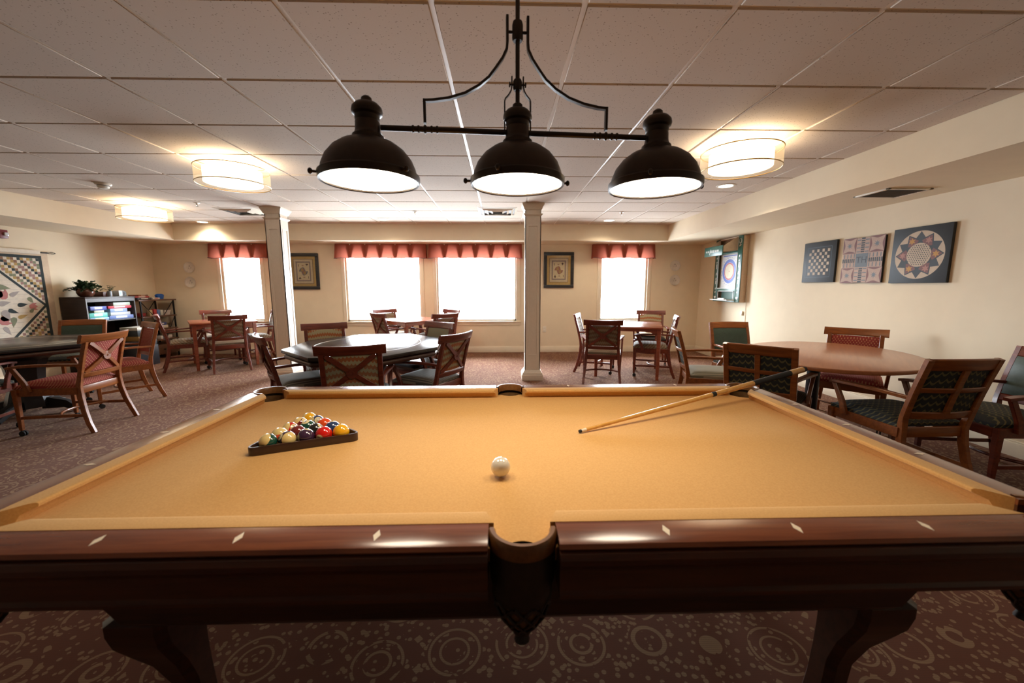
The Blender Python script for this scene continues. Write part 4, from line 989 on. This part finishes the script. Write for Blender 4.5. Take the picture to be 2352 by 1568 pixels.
# three painted game boards on the right wall
def board(nm, a, z, s, lab, th=.028):
    loc, rz = onwall('right', a, z); r = thing(nm, lab, 'game board', loc, rz, 'painted game boards on the right wall')
    b = MB(); b.b2(-s / 2, s / 2, -th, -.001, -s / 2, s / 2, .003); b.build('panel', M_['board_dark'], r); return r, th + .0004
r, h = board('checkerboard', 4.91, 1.620, .50, 'dark checkerboard panel, left of the three game boards')
b = MB(); q = .0405
for i in range(8):
    for j in range(8):
        if (i + j) % 2 == 0: b.flat(rectp(-4 * q + i * q + .003, -4 * q + (i + 1) * q - .003, -4 * q + j * q + .003, -4 * q + (j + 1) * q - .003), FM, h)
b.build('squares', M_['board_tan'], r, recalc=False)
b = MB()
for k in range(4): b.M = Matrix.Rotation(k * pi / 2, 4, 'Y'); b.flat(rectp(-.185, .185, -.187, -.182), FM, h)
b.build('border_line', M_['board_line'], r, recalc=False)
r, h = board('track_game_board', 4.315, 1.605, .49, 'tan and rose game board with four corner stars, middle of the three')
b = MB(); b.m = 0; b.flat(rectp(-.243, .243, -.243, .243), FM, h)
for sx in (-1, 1):
    for sz in (-1, 1):
        cx, cz = sx * .165, sz * .165
        b.m = 1; b.flat(rectp(cx - .085, cx + .085, cz - .085, cz + .085), FM, h + .0004)
        b.m = 0; pts = []
        for k in range(4):
            a0 = pi / 4 + k * pi / 2
            p0 = (cx + .115 * math.cos(a0), cz + .115 * math.sin(a0)); p1 = (cx + .115 * math.cos(a0 + pi / 2), cz + .115 * math.sin(a0 + pi / 2))
            for i in range(6):
                u = i / 6; mx_, mz_ = p0[0] + (p1[0] - p0[0]) * u, p0[1] + (p1[1] - p0[1]) * u
                e = 1 - .28 * math.sin(pi * u) ; pts.append((cx + (mx_ - cx) * e, cz + (mz_ - cz) * e))
        b.flat(pts, FM, h + .0008)
        b.m = 2; b.flat(star(cx, cz, .040, .014, 8), FM, h + .0012)
for k in range(4):
    b.M = Matrix.Rotation(k * pi / 2, 4, 'Y')
    for i in range(7):
        b.m = 3; b.flat(rectp(-.022, .022, .085 + i * .0235, .085 + i * .0235 + .016), FM, h + .0008)
    for i in range(4):
        for s in (-1, 1): b.m = 2; b.flat(rectp(min(s * .028, s * .072), max(s * .028, s * .072), .088 + i * .042, .088 + i * .042 + .011), FM, h + .0008)
b.M = None
b.m = 2; b.flat(rectp(-.075, .075, -.075, .075), FM, h + .0008); b.m = 3; b.text('TH', .10, Matrix.Translation((0, -h - .0012, 0)) @ FM, .0002)
b.build('painted_track', [M_['board_pink'], M_['board_red'], M_['board_slate'], M_['board_dark']], r, recalc=False)
r, h = board('star_game_board', 3.715, 1.614, .53, 'dark board with star-shaped marble game on a pale disc, right of the three')
b = MB(); b.m = 0; b.flat(circ(0, 0, .225, 56), FM, h); b.m = 1; b.flat(star(0, 0, .220, .165, 12), FM, h + .0004)
for k in range(6):
    a = pi / 2 + k * pi / 3 + pi / 6; b.m = 2; c, s = math.cos(a), math.sin(a)
    b.flat([(.205 * c, .205 * s), (.135 * math.cos(a + .42), .135 * math.sin(a + .42)), (.09 * c, .09 * s), (.135 * math.cos(a - .42), .135 * math.sin(a - .42))], FM, h + .0008)
    b.m = 3 if k % 2 == 0 else 4; b.flat(star(.15 * c, .15 * s, .035, .017, 6), FM, h + .0012)
b.m = 0; b.flat(circ(0, 0, .112, 24), FM, h + .0016); b.m = 1
for i in range(-5, 6):
    for j in range(-5, 6):
        x = (i + j * .5) * .0205; z = j * .0178
        if math.hypot(x, z) < .108: b.flat(circ(x, z, .0052, 8), FM, h + .002)
b.build('painted_star', [M_['board_tan'], M_['board_dark'], M_['board_red'], M_['star_yellow'], M_['art_rose']], r, recalc=False)
# wall game cabinet with canopy, high on the right wall by the corner
loc, rz = onwall('right', 6.78, 1.60); r = thing('wall_game_cabinet', 'green wall game cabinet with ring target and canopy near the far right corner', 'game cabinet', loc, rz)
C_('game_green', (.030, .105, .075), .35); C_('game_white', (.75, .74, .72), .4); C_('game_wood', (.66, .50, .35), .5); C_('game_blue', (.10, .16, .55), .45); C_('game_red', (.50, .06, .08), .45); C_('game_cream', (.72, .63, .44), .5)
W2, H2, D2 = .39, .54, .10
b = MB()
for s in (-1, 1): b.b2(s * W2 - .009, s * W2 + .009, -D2, -.002, -H2, H2, .002)
b.b2(-W2, W2, -D2, -.002, H2 - .018, H2); b.b2(-W2, W2, -D2, -.002, -H2, -H2 + .018); b.b2(-W2, W2, -.02, -.002, -H2, H2); b.build('case', M_['game_wood'], r)
b = MB()
for q in ((-W2 - .009, -.275, -H2, H2), (.275, W2 + .009, -H2, H2), (-.275, .275, -.36, -.305), (-.275, .275, -H2, -.50), (-.275, .275, .27, .31)): b.b2(q[0], q[1], -D2 - .012, -D2 + .001, q[2], q[3], .002)
b.build('face_frame', M_['game_green'], r)
b = MB(); b.b2(-.275, .275, -.072, -.060, -.305, .27); b.build('target_panel', M_['game_white'], r)
b = MB(); hh = .0725
b.m = 0; b.flat(circ(0, -.02, .205, 48), FM, hh); b.m = 1; b.flat(circ(0, -.02, .150, 48), FM, hh + .0004); b.m = 2; b.flat(circ(0, -.02, .146, 48), FM, hh + .0008); b.m = 3; b.flat(circ(0, -.02, .125, 48), FM, hh + .0012); b.m = 2; b.flat(circ(0, -.02, .010, 16), FM, hh + .0016)
b.m = 0; b.flat(rectp(-.20, .22, .235, .250), FM, hh)
for k in range(24): a = 2 * pi * k / 24; b.m = 0; b.flat(star(.235 * math.cos(a), -.02 + .235 * math.sin(a), .012, .006, 3, a), FM, hh)
b.build('ring_target', [M_['game_blue'], M_['game_white'], M_['game_red'], M_['game_cream']], r, recalc=False)
b = MB()
for q in ((-.285, -.275, -.31, .27), (.275, .285, -.31, .27), (-.285, .285, -.315, -.305), (-.24, .24, -.362, -.352), (-.24, -.23, -.50, -.352), (.23, .24, -.50, -.352)): b.b2(q[0], q[1], -D2 - .018, -D2 - .012, q[2], q[3])
b.build('edging', M_['game_white'], r)
b = MB(); b.b2(-.23, .23, -.05, -.04, -.50, -.36); b.build('recess_back', M_['game_green'], r)
b = MB(); b.b2(-.27, .27, -.24, -D2, -.515, -.500, .003); b.b2(-.02, .16, -.23, -.20, -.50, -.475, .003); b.build('tray', M_['game_white'], r)
b = MB()
for s in (-1, 1):
    b = MB(); b.add([V(s * .26, -D2 - .01, .53), V(s * .26, -D2 - .01, .315), V(s * .26, -.36, .29), V(s * .26, -.36, .37)], [(0, 1, 2, 3)], False); b.add([V(s * .252, -D2 - .01, .53), V(s * .252, -D2 - .01, .315), V(s * .252, -.36, .29), V(s * .252, -.36, .37)], [(0, 1, 2, 3)], False); b.sweep([V(s * .256, -D2 - .01, .53), V(s * .256, -.36, .37)], (.010, .006), side=(1, 0, 0)); b.build('canopy_wing', M_['game_wood'], r)
b = MB(); b.b2(-.285, .285, -.375, -.36, .235, .395, .004); b.build('canopy_sign', M_['game_green'], r)
b = MB(); x = -.235
for w_, hg in ((.05, .030), (.04, .030), (.0, 0), (.03, .030), (.075, .030)):
    if w_ == 0:                                    # slanted script word
        for k in range(7): b.flat([(x + k * .022, .292 - (.03 if k in (0,) else 0)), (x + .012 + k * .022, .292 - (.03 if k in (0,) else 0)), (x + .022 + k * .022, .335 + (.02 if k == 1 else 0)), (x + .010 + k * .022, .335 + (.02 if k == 1 else 0))], FM, .3757)
        x += .175; continue
    n = max(2, int(w_ / .013))
    for k in range(n): b.flat(rectp(x + k * w_ / n, x + (k + .72) * w_ / n, .302, .302 + hg), FM, .3757)
    x += w_ + .014
b.build('sign_lettering', M_['game_white'], r, recalc=False)
for s in (-1, 1):
    b = MB()
    for k, (z, hg) in enumerate(((.20, .035), (.13, .03), (.03, .09), (-.08, .05), (-.16, .04), (-.24, .07), (-.33, .035), (-.39, .03))):
        b.flat([(s * .335 - .014, z), (s * .335 + .010, z + .004), (s * .335 + .016, z + hg), (s * .335 - .010, z + hg - .004)], FM, D2 + .0127)
    b.flat(heart(s * .335, -.47, .03), FM, D2 + .0127); b.build('side_lettering', M_['game_white'], r, recalc=False)
b = MB(); b.flat(circ(.335, .455, .045, 20, .8), FM, D2 + .0127); b.m = 1; b.flat(circ(.332, .46, .032, 20, .7), FM, D2 + .0131); b.m = 0
b.flat([(.30, .37), (.325, .40), (.37, .40), (.36, .385), (.32, .37)], FM, D2 + .0127)
b.build('round_emblem', [M_['game_white'], M_['game_green']], r, recalc=False)
b = MB(); b.tube([V(XR - .007, 6.355, 2.13), V(XR - .007, 6.35, 1.5), V(XR - .007, 6.345, 1.02), V(XR - .007, 6.34, .80), V(XR - .007, 6.34, .30)], .004, 6); o = b.build('power_cord', M_['white']); tag(o, 'thin pale cord hanging down the wall beside the green game cabinet', 'cord')
loc, rz = onwall('right', 6.43, .88); r = thing('cord_box', 'small white cord box on the wall below the green game cabinet', 'switch box', loc, rz)
b = MB(); b.box((0, -.014, 0), (.05, .026, .07), .005); b.build('housing', M_['white'], r)
# ------------------------------------------------------------------ quilt and alarm on the left wall
loc, rz = onwall('left', 5.33, 1.06, .012); r = thing('patchwork_quilt', 'patchwork quilt with dark-edged diamond hanging on the left wall', 'quilt', loc, rz)
QM = [C_('quilt_white', (.70, .63, .52), .9), C_('quilt_dark', (.030, .042, .045), .9), C_('quilt_peach', (.60, .47, .34), .9), C_('quilt_rose', (.33, .19, .17), .9), C_('quilt_gold', (.42, .28, .10), .9), C_('quilt_green', (.20, .22, .14), .9), C_('quilt_brown', (.24, .13, .08), .9), C_('quilt_tulip', (.46, .18, .17), .9), C_('quilt_grey', (.36, .32, .30), .9)]
b = MB(); S = .70
def qf(u, v): x = -.80 + 1.6 * u; z = -.80 + 1.575 * v; return V(x, -.012 - .004 * math.sin(x * 9 + z * 3), z)
b.m = 2; b.b2(-.80, .80, -.012, 0, -.80, .775, .004)
def Q(poly, mi, hgt): b.m = mi; b.flat(poly, FM, hgt)
Q(rectp(-.715, .715, -.715, .715), 1, .0126); Q(rectp(-S + .025, S - .025, -S + .025, S - .025), 0, .0130)
g = .0375; n = 18
for i in range(-n, n):
    for j in range(-n, n):
        cx, cz = (i + .5) * g, (j + .5) * g
        if abs(cx) + abs(cz) > S + .02:
            kk = (i - j if cx * cz < 0 else i + j) % 6
            mi = [0, random.choice((3, 4, 5)), random.choice((6, 5, 3, 4)), 0, 1, random.choice((4, 6, 3))][kk]
            Q(rectp(cx - g / 2 + .0008, cx + g / 2 - .0008, cz - g / 2 + .0008, cz + g / 2 - .0008), mi, .0136)
d1, d2 = S, S - .045
for k in range(4):
    b.M = Matrix.Rotation(k * pi / 2, 4, 'Y'); Q([(d1, 0), (0, d1), (0, d2), (d2, 0)], 1, .0142)
b.M = None
for k in range(18): b.m = 8; z = -.55 + k * .065; hw_ = max(.02, S - .05 - abs(z)); b.flat(rectp(-hw_, hw_, z, z + .0025), FM, .0134)
def drop(cx, cz, a, L, w_, mi):
    P = [(L * (.5 - .5 * math.cos(u)) - L / 2, w_ * math.sin(u) * (.5 + .5 * math.cos(u / 1.0)) * .9) for u in [2 * pi * i / 20 for i in range(20)]]
    Q([(cx + x * math.cos(a) - y * math.sin(a), cz + x * math.sin(a) + y * math.cos(a)) for x, y in P], mi, .0146 + random.random() * .0006)
def tulip(cx, cz, a, s_, mi):
    P = [(-.5, .55), (-.25, .25), (0, .6), (.25, .25), (.5, .55), (.48, 0), (.25, -.4), (0, -.5), (-.25, -.4), (-.48, 0)]
    Q([(cx + s_ * (x * math.cos(a) - y * math.sin(a)), cz + s_ * (x * math.sin(a) + y * math.cos(a))) for x, y in P], mi, .0148)
for k in range(4):
    c, s = math.cos(k * pi / 2), math.sin(k * pi / 2)
    rot = lambda x, z: (x * c - z * s, x * s + z * c)
    for (x, z, a, L, w_, mi) in ((.40, .02, .1, .13, .05, 1), (.50, .08, -1.0, .10, .05, 5), (.28, -.07, -.4, .13, .05, 1), (.38, -.14, .3, .13, .045, 4), (.33, .18, .5, .14, .05, 8), (.22, .26, -.2, .15, .06, 5), (.12, .20, .4, .16, .08, 8), (.20, .05, .2, .15, .06, 8), (.50, -.06, .8, .09, .04, 5)):
        p = rot(x, z); drop(p[0], p[1], a + k * pi / 2, L, w_, mi)
    p = rot(.515, -.01); tulip(*p, k * pi / 2 - 1.57, .10, 7); p = rot(.16, -.19); tulip(*p, k * pi / 2 - 1.2, .13, 7); p = rot(.17, -.15); tulip(*p, k * pi / 2 - 1.0, .10, 6)
b.build('quilt_panel', QM, r, recalc=False)
b = MB(); b.b2(-.80, .70, -.034, -.004, .735, .795, .012); b.build('hanging_sleeve', M_['quilt_white'], r)
b = MB(); b.cyl((-.86, -.018, .765), (.80, -.018, .765), .010, n=10); b.build('rod', M_['iron'], r)
for s in (0, 1):
    b = MB()
    for k in range(4):
        a = k * pi / 2; x0 = .80 if s else -.86; dr = 1 if s else -1
        b.tube([V(x0 + dr * .11 * i / 8, -.018 + .018 * math.sin(pi * i / 8) * math.cos(a + i * .3), .765 + .018 * math.sin(pi * i / 8) * math.sin(a + i * .3)) for i in range(9)], .0025, 6)
    b.build('finial', M_['iron'], r)
loc, rz = onwall('left', 5.615, 2.035); r = thing('fire_alarm', 'dark red fire alarm strobe high on the left wall', 'fire alarm', loc, rz)
b = MB(); b.box((0, -.024, 0), (.13, .046, .115), .006); b.build('housing', C_('alarm_red', (.16, .014, .022), .4), r)
b = MB(); b.box((.035, -.056, 0), (.045, .022, .045), .006); b.build('strobe_lens', C_('strobe_clear', (.75, .75, .78), .12), r)
# ------------------------------------------------------------------ bookcase, games and plant by the left wall
M_['espresso'] = wood('espresso_wood', (.020, .012, .010), (.038, .022, .017), .48, .05)
BX0, BX1, BY0, BY1, BZ = XL + .02, XL + .40, 6.20, 7.02, 1.15
r = thing('bookcase', 'dark espresso bookcase full of board games by the left wall', 'bookcase', (BX0, BY0, 0)); bw, bd = BX1 - BX0, BY1 - BY0
for y in (0, bd - .022): b = MB(); b.b2(0, bw, y, y + .022, 0, BZ, .002); b.build('side_panel', M_['espresso'], r)
b = MB(); b.b2(0, bw + .004, -.004, bd + .004, BZ, BZ + .022, .003); b.build('top', M_['espresso'], r)
b = MB(); b.b2(0, .008, .022, bd - .022, .05, BZ); b.build('back_panel', M_['espresso'], r)
SHZ = (.06, .44, .80)
for z in SHZ: b = MB(); b.b2(.008, bw - .006, .022, bd - .022, z - .018, z); b.build('shelf', M_['espresso'], r)
b = MB(); b.b2(bw - .02, bw, .022, bd - .022, BZ - .055, BZ); b.build('top_rail', M_['espresso'], r)
def gbox(x, y, z, dx, dy, dz, rz_, colr, lab, stripe=None, nm='game_box', grp='board games in the bookcase'):
    g_ = thing(nm, lab, 'game box', (x, y, z), rz_, grp)
    b = MB(); b.b2(-dx / 2, dx / 2, -dy / 2, dy / 2, dz * .0, dz * .55, .002); b.build('box_base', C_('box_%s' % '_'.join('%d' % (c * 100) for c in colr), colr, .4), g_)
    b = MB(); b.b2(-dx / 2 - .002, dx / 2 + .002, -dy / 2 - .002, dy / 2 + .002, dz * .15, dz, .002); b.build('lid', C_('box_%s' % '_'.join('%d' % (c * 100) for c in colr), colr, .4), g_)
    if stripe:
        b = MB(); b.b2(dx / 2 + .0021, dx / 2 + .003, -dy * .25, dy * .22, dz * .3, dz * .85); b.build('printed_label', C_('box_%s' % '_'.join('%d' % (c * 100) for c in stripe), stripe, .4), g_)
    return g_
gx = BX0 + .20
gbox(gx, 6.41, SHZ[2] + .001, .30, .30, .045, .02, (.22, .40, .62), 'light blue game box with yellow print at the bottom of the left stack', (.65, .58, .32))
gbox(gx, 6.40, SHZ[2] + .048, .30, .28, .072, 0, (.10, .50, .45), 'teal game box in the left stack of the bookcase', (.60, .68, .62))
gbox(gx, 6.43, SHZ[2] + .121, .26, .16, .040, .05, (.55, .52, .40), 'small cream game box on top of the teal one')
gbox(gx, 6.40, SHZ[2] + .162, .30, .28, .060, .10, (.05, .08, .34), 'dark blue game box with pale print on top of the left stack', (.70, .62, .55))
gbox(gx, 6.78, SHZ[2] + .001, .31, .40, .060, -.03, (.16, .24, .55), 'blue game box at the bottom of the right stack in the bookcase', (.55, .62, .75))
gbox(gx, 6.76, SHZ[2] + .062, .30, .35, .050, .03, (.55, .58, .62), 'pale grey-blue game box, second from the bottom of the right stack', (.70, .66, .45))
gbox(gx, 6.74, SHZ[2] + .113, .30, .29, .062, 0, (.26, .38, .62), 'sky blue game box in the middle of the right stack', (.65, .58, .35))
gbox(gx, 6.77, SHZ[2] + .176, .30, .39, .042, -.02, (.52, .02, .05), 'red game box in the right stack of the bookcase', (.72, .45, .45))
gbox(gx, 6.81, SHZ[2] + .219, .29, .29, .055, 0, (.50, .62, .52), 'pale green game box on top of the right stack', (.70, .70, .55))
# plant, vase and small things on the bookcase top
def leaf_mesh(b, p, d, up_, L, w_):
    d = d.normalized(); sd = d.cross(up_).normalized(); nn = sd.cross(d)
    o = len(b.v)
    b.add([p, p + d * L * .35 + sd * w_ * .5 + nn * .004, p + d * L * .75 + sd * w_ * .35, p + d * L, p + d * L * .75 - sd * w_ * .35, p + d * L * .35 - sd * w_ * .5 + nn * .004, p + d * L * .5 - nn * .004], [(0, 1, 6), (1, 2, 6), (2, 3, 6), (3, 4, 6), (4, 5, 6), (5, 0, 6)], False)
tz = BZ + .023
r = thing('ivy_plant', 'trailing ivy in a round brown pot on the left end of the bookcase', 'plant', (BX0 + .20, 6.40, tz))
b = MB(); b.lathe([(.0005, 0), (.06, 0), (.085, .02), (.105, .06), (.105, .095), (.092, .118), (.098, .126), (.088, .126), (.082, .11), (.0005, .105)], n=32); b.build('pot', C_('brown_glaze', (.10, .035, .020), .2), r)
b = MB(); b2_ = MB(); rnd = random.Random(3)
for k in range(52):
    a = rnd.uniform(0, 2 * pi); rr_ = rnd.uniform(.08, .30) if k % 2 else rnd.uniform(.03, .15); hgt = rnd.uniform(.02, .13) if rr_ < .16 else rnd.uniform(-.02, .06)
    q0 = V(.03 * math.cos(a), .03 * math.sin(a), .11); q2 = V(rr_ * .55 * math.cos(a), rr_ * .90 * math.sin(a), .11 + hgt); q1 = (q0 + q2) / 2 + V(0, 0, .07)
    pts = [q0 * (1 - u) ** 2 + q1 * 2 * u * (1 - u) + q2 * u * u for u in (0, .25, .5, .75, 1)]
    b2_.tube(pts, .0018, 5)
    for p in pts[2:]:
        for _ in range(3): leaf_mesh(b, p, V(rnd.uniform(-1, 1), rnd.uniform(-1, 1), rnd.uniform(-.5, .6)), V(0, 0, 1), rnd.uniform(.032, .046), .044)
b2_.build('stem', C_('stem_green', (.06, .09, .03)), r); b.build('foliage', C_('ivy_leaf', (.030, .065, .022), .45), r, recalc=False)
r = thing('bud_vase', 'small grey vase with a sprig beside the ivy pot', 'vase', (BX0 + .32, 6.655, tz))
b = MB(); b.lathe([(.0005, 0), (.026, 0), (.03, .03), (.028, .08), (.03, .09), (.025, .09), (.022, .07), (.0005, .01)], n=20); b.build('vase_body', C_('vase_grey', (.22, .24, .27), .4), r)
b = MB(); rnd = random.Random(5)
for k in range(14):
    q = V(rnd.uniform(-.05, .05), rnd.uniform(-.01, .08), rnd.uniform(.09, .17)); b.tube([V(0, 0, .07), q * .6 + V(0, 0, .04), q], .0015, 5)
    leaf_mesh(b, q, V(rnd.uniform(-1, 1), rnd.uniform(-1, 1), .2), V(0, 0, 1), .045, .035); leaf_mesh(b, q * .8, V(rnd.uniform(-1, 1), rnd.uniform(-1, 1), .2), V(0, 0, 1), .04, .03)
b.build('sprig', M_['ivy_leaf'], r, recalc=False)
gbox(BX0 + .12, 6.735, tz, .16, .13, .075, 0, (.10, .03, .02), 'dark brown wooden box on top of the bookcase behind the vase', None, 'wooden_box', 'things on top of the bookcase')
gbox(BX0 + .27, 6.842, tz, .10, .06, .095, 0, (.62, .66, .66), 'white and blue carton on top of the bookcase', (.30, .48, .62), 'carton', 'things on top of the bookcase')
r = thing('tabletop_radio', 'rounded grey-blue radio at the right end of the bookcase top', 'radio', (BX0 + .20, 6.955, tz))
b = MB(); b.prism([(-.06, 0), (.06, 0), (.06, .06), (.045, .085), (0, .095), (-.045, .085), (-.06, .06)], -.06, .06, .006, M=Matrix.Rotation(pi / 2, 4, 'Z') @ Matrix.Rotation(pi / 2, 4, 'X')); b.build('case', C_('radio_grey', (.20, .25, .28), .4), r)
b = MB(); b.cyl((.060, 0, .045), (.064, 0, .045), .03, n=20); b.build('speaker_grille', M_['ventdark'], r)
# stack of binders and boxes on the floor before the bookcase
for k, (hgt, colr, lab) in enumerate(((.12, (.035, .035, .04), 'black storage case at the bottom of the stack before the bookcase'), (.09, (.05, .06, .07), 'dark grey case in the stack before the bookcase'), (.075, (.30, .17, .04), 'ochre-edged case in the stack before the bookcase'),
                                      (.10, (.04, .05, .055), 'charcoal case near the top of the stack before the bookcase'), (.05, (.62, .60, .54), 'pale flat box on top of the stack before the bookcase'))):
    z = sum((.12, .09, .075, .10, .05)[:k]) + .002 * k + .30 if k else .002
    if k == 0: gbox(BX1 + .20, 6.78, .001, .30, .36, .34, 0, colr, lab, None, 'storage_case', 'stacked cases before the bookcase'); zt = .343
    else: gbox(BX1 + .20, 6.78 + .01 * (k % 2), zt, .28, .33, hgt, .03 * (k % 3 - 1), colr, lab, None, 'storage_case', 'stacked cases before the bookcase'); zt += hgt + .001
# etagere of wood shelves on an iron frame, in the corner
EY0, EY1, EX0, EX1 = 7.10, 7.86, XL + .03, XL + .40
r = thing('etagere', 'wood and black iron shelf unit with cross braces in the left corner', 'shelf', (EX0, EY0, 0)); ew, ed = EX1 - EX0, EY1 - EY0
M_['walnut'] = wood('walnut_wood', (.075, .030, .014), (.14, .055, .024), .4, .2)
EZ = (1.10, .80, .56, .36)
for k, z in enumerate(EZ): b = MB(); e = .03 if k == 0 else 0; b.b2(-.01, ew + .01, -e + .01, ed + e - .01, z - .024, z, .003); b.build('shelf_board', M_['walnut'], r)
for x in (.015, ew - .015):
    for y in (.03, ed - .03): b = MB(); b.box((x, y, .538), (.022, .022, 1.076), .002); b.build('post', M_['iron'], r)
for z0, z1 in ((.80, 1.075), (.36, .776)):
    for x in (.015, ew - .015):
        b = MB(); m_ = ed / 2
        for (ya, yb) in ((.03, m_ * .72), (ed - .03, m_ * 1.28)): b.cyl((x, ya, z1), (x, yb, z0), .006, n=8)
        b.build('brace', M_['iron'], r)
dr = MB(); dr.b2(.0, ew + .004, .02, ed - .02, .08, .26, .003); do = dr.build('drawer', M_['walnut'], r)
b = MB(); b.lathe([(.0005, .03), (.014, .026), (.012, .012), (.006, .0)], (ew + .004, ed / 2, .17), 14, M=Matrix.Rotation(pi / 2, 4, 'Y')); b.build('knob', M_['iron'], do)
ez = EZ[0] + .001; ecx = (EX0 + EX1) / 2
gE = 'things on the corner shelf unit'
gbox(ecx, 7.28, ez, .24, .30, .035, .05, (.05, .05, .06), 'black flat game case on top of the corner shelf', (.60, .58, .55), 'game_case', gE)
gbox(ecx, 7.27, ez + .036, .20, .26, .028, -.08, (.42, .06, .06), 'red flat game box on the pile on the corner shelf', (.65, .60, .55), 'flat_box', gE)
gbox(ecx, 7.30, ez + .065, .16, .22, .025, .12, (.22, .09, .04), 'brown wooden domino box topping the pile on the corner shelf', (.55, .45, .35), 'domino_box', gE)
gbox(ecx, 7.55, ez, .20, .15, .030, 0, (.66, .60, .52), 'white and pink card box on top of the corner shelf', (.60, .20, .18), 'card_box', gE)
r = thing('card_holder', 'bright blue fan-shaped card holder at the right end of the corner shelf', 'card holder', (ecx, 7.74, ez), 0, gE)
b = MB(); fan = [(-.055, 0), (.055, 0), (.078, .075), (.045, .092), (0, .098), (-.045, .092), (-.078, .075)]
for dx in (.022, -.022): b.prism(fan, -.004, .004, .001, M=Matrix.Translation((dx, 0, 0)) @ Matrix.Rotation(pi / 2, 4, 'Z') @ Matrix.Rotation(pi / 2, 4, 'X'))
b.build('fan_plate', C_('blue_plastic', (.015, .10, .42), .3), r)
b = MB(); b.b2(-.02, .02, -.05, .05, 0, .02, .003); b.build('base', M_['blue_plastic'], r)
for y, hh_, colr, lab in ((7.38, .11, (.55, .42, .25), 'tan bottle-sized carton on the second tier of the corner shelf'), (7.47, .12, (.45, .04, .04), 'red carton on the second tier of the corner shelf'), (7.54, .11, (.12, .20, .42), 'blue carton on the second tier of the corner shelf'), (7.61, .10, (.66, .62, .52), 'cream carton on the second tier of the corner shelf')):
    gbox(EX1 - .09, y, EZ[1] + .001, .05, .05, hh_, 0, colr, lab, None, 'carton', gE)
gbox(ecx, 7.24, EZ[1] + .001, .18, .12, .06, 0, (.30, .03, .03), 'small red tin at the near end of the second tier of the corner shelf', None, 'tin', gE)
r = thing('storage_basket', 'clear plastic basket of cards at the far end of the second tier', 'basket', (ecx + .01, 7.735, EZ[1] + .001), 0, gE)
b = MB(); b.loft([[V(-a, -c, z), V(a, -c, z), V(a, c, z), V(-a, c, z)] for a, c, z in ((.10, .055, 0), (.12, .072, .09), (.115, .068, .09), (.096, .052, .006))]); b.build('tub', C_('clear_plastic', (.62, .55, .50), .2), r)
b = MB(); b.b2(-.09, .09, -.05, .05, .03, .085, .004); b.build('card_pile', C_('card_pile', (.62, .42, .34), .6), r)
gbox(ecx + .05, 7.56, EZ[2] + .001, .22, .20, .055, .04, (.66, .62, .52), 'white box on the third tier of the corner shelf', None, 'flat_box', gE)
gbox(ecx + .05, 7.55, EZ[2] + .057, .20, .19, .050, -.04, (.06, .08, .24), 'navy box on top of the white one on the third tier', (.60, .60, .65), 'flat_box', gE)
gbox(ecx + .04, 7.60, EZ[3] + .001, .24, .26, .06, .03, (.68, .65, .60), 'white box on the lowest tier of the corner shelf', None, 'flat_box', gE)
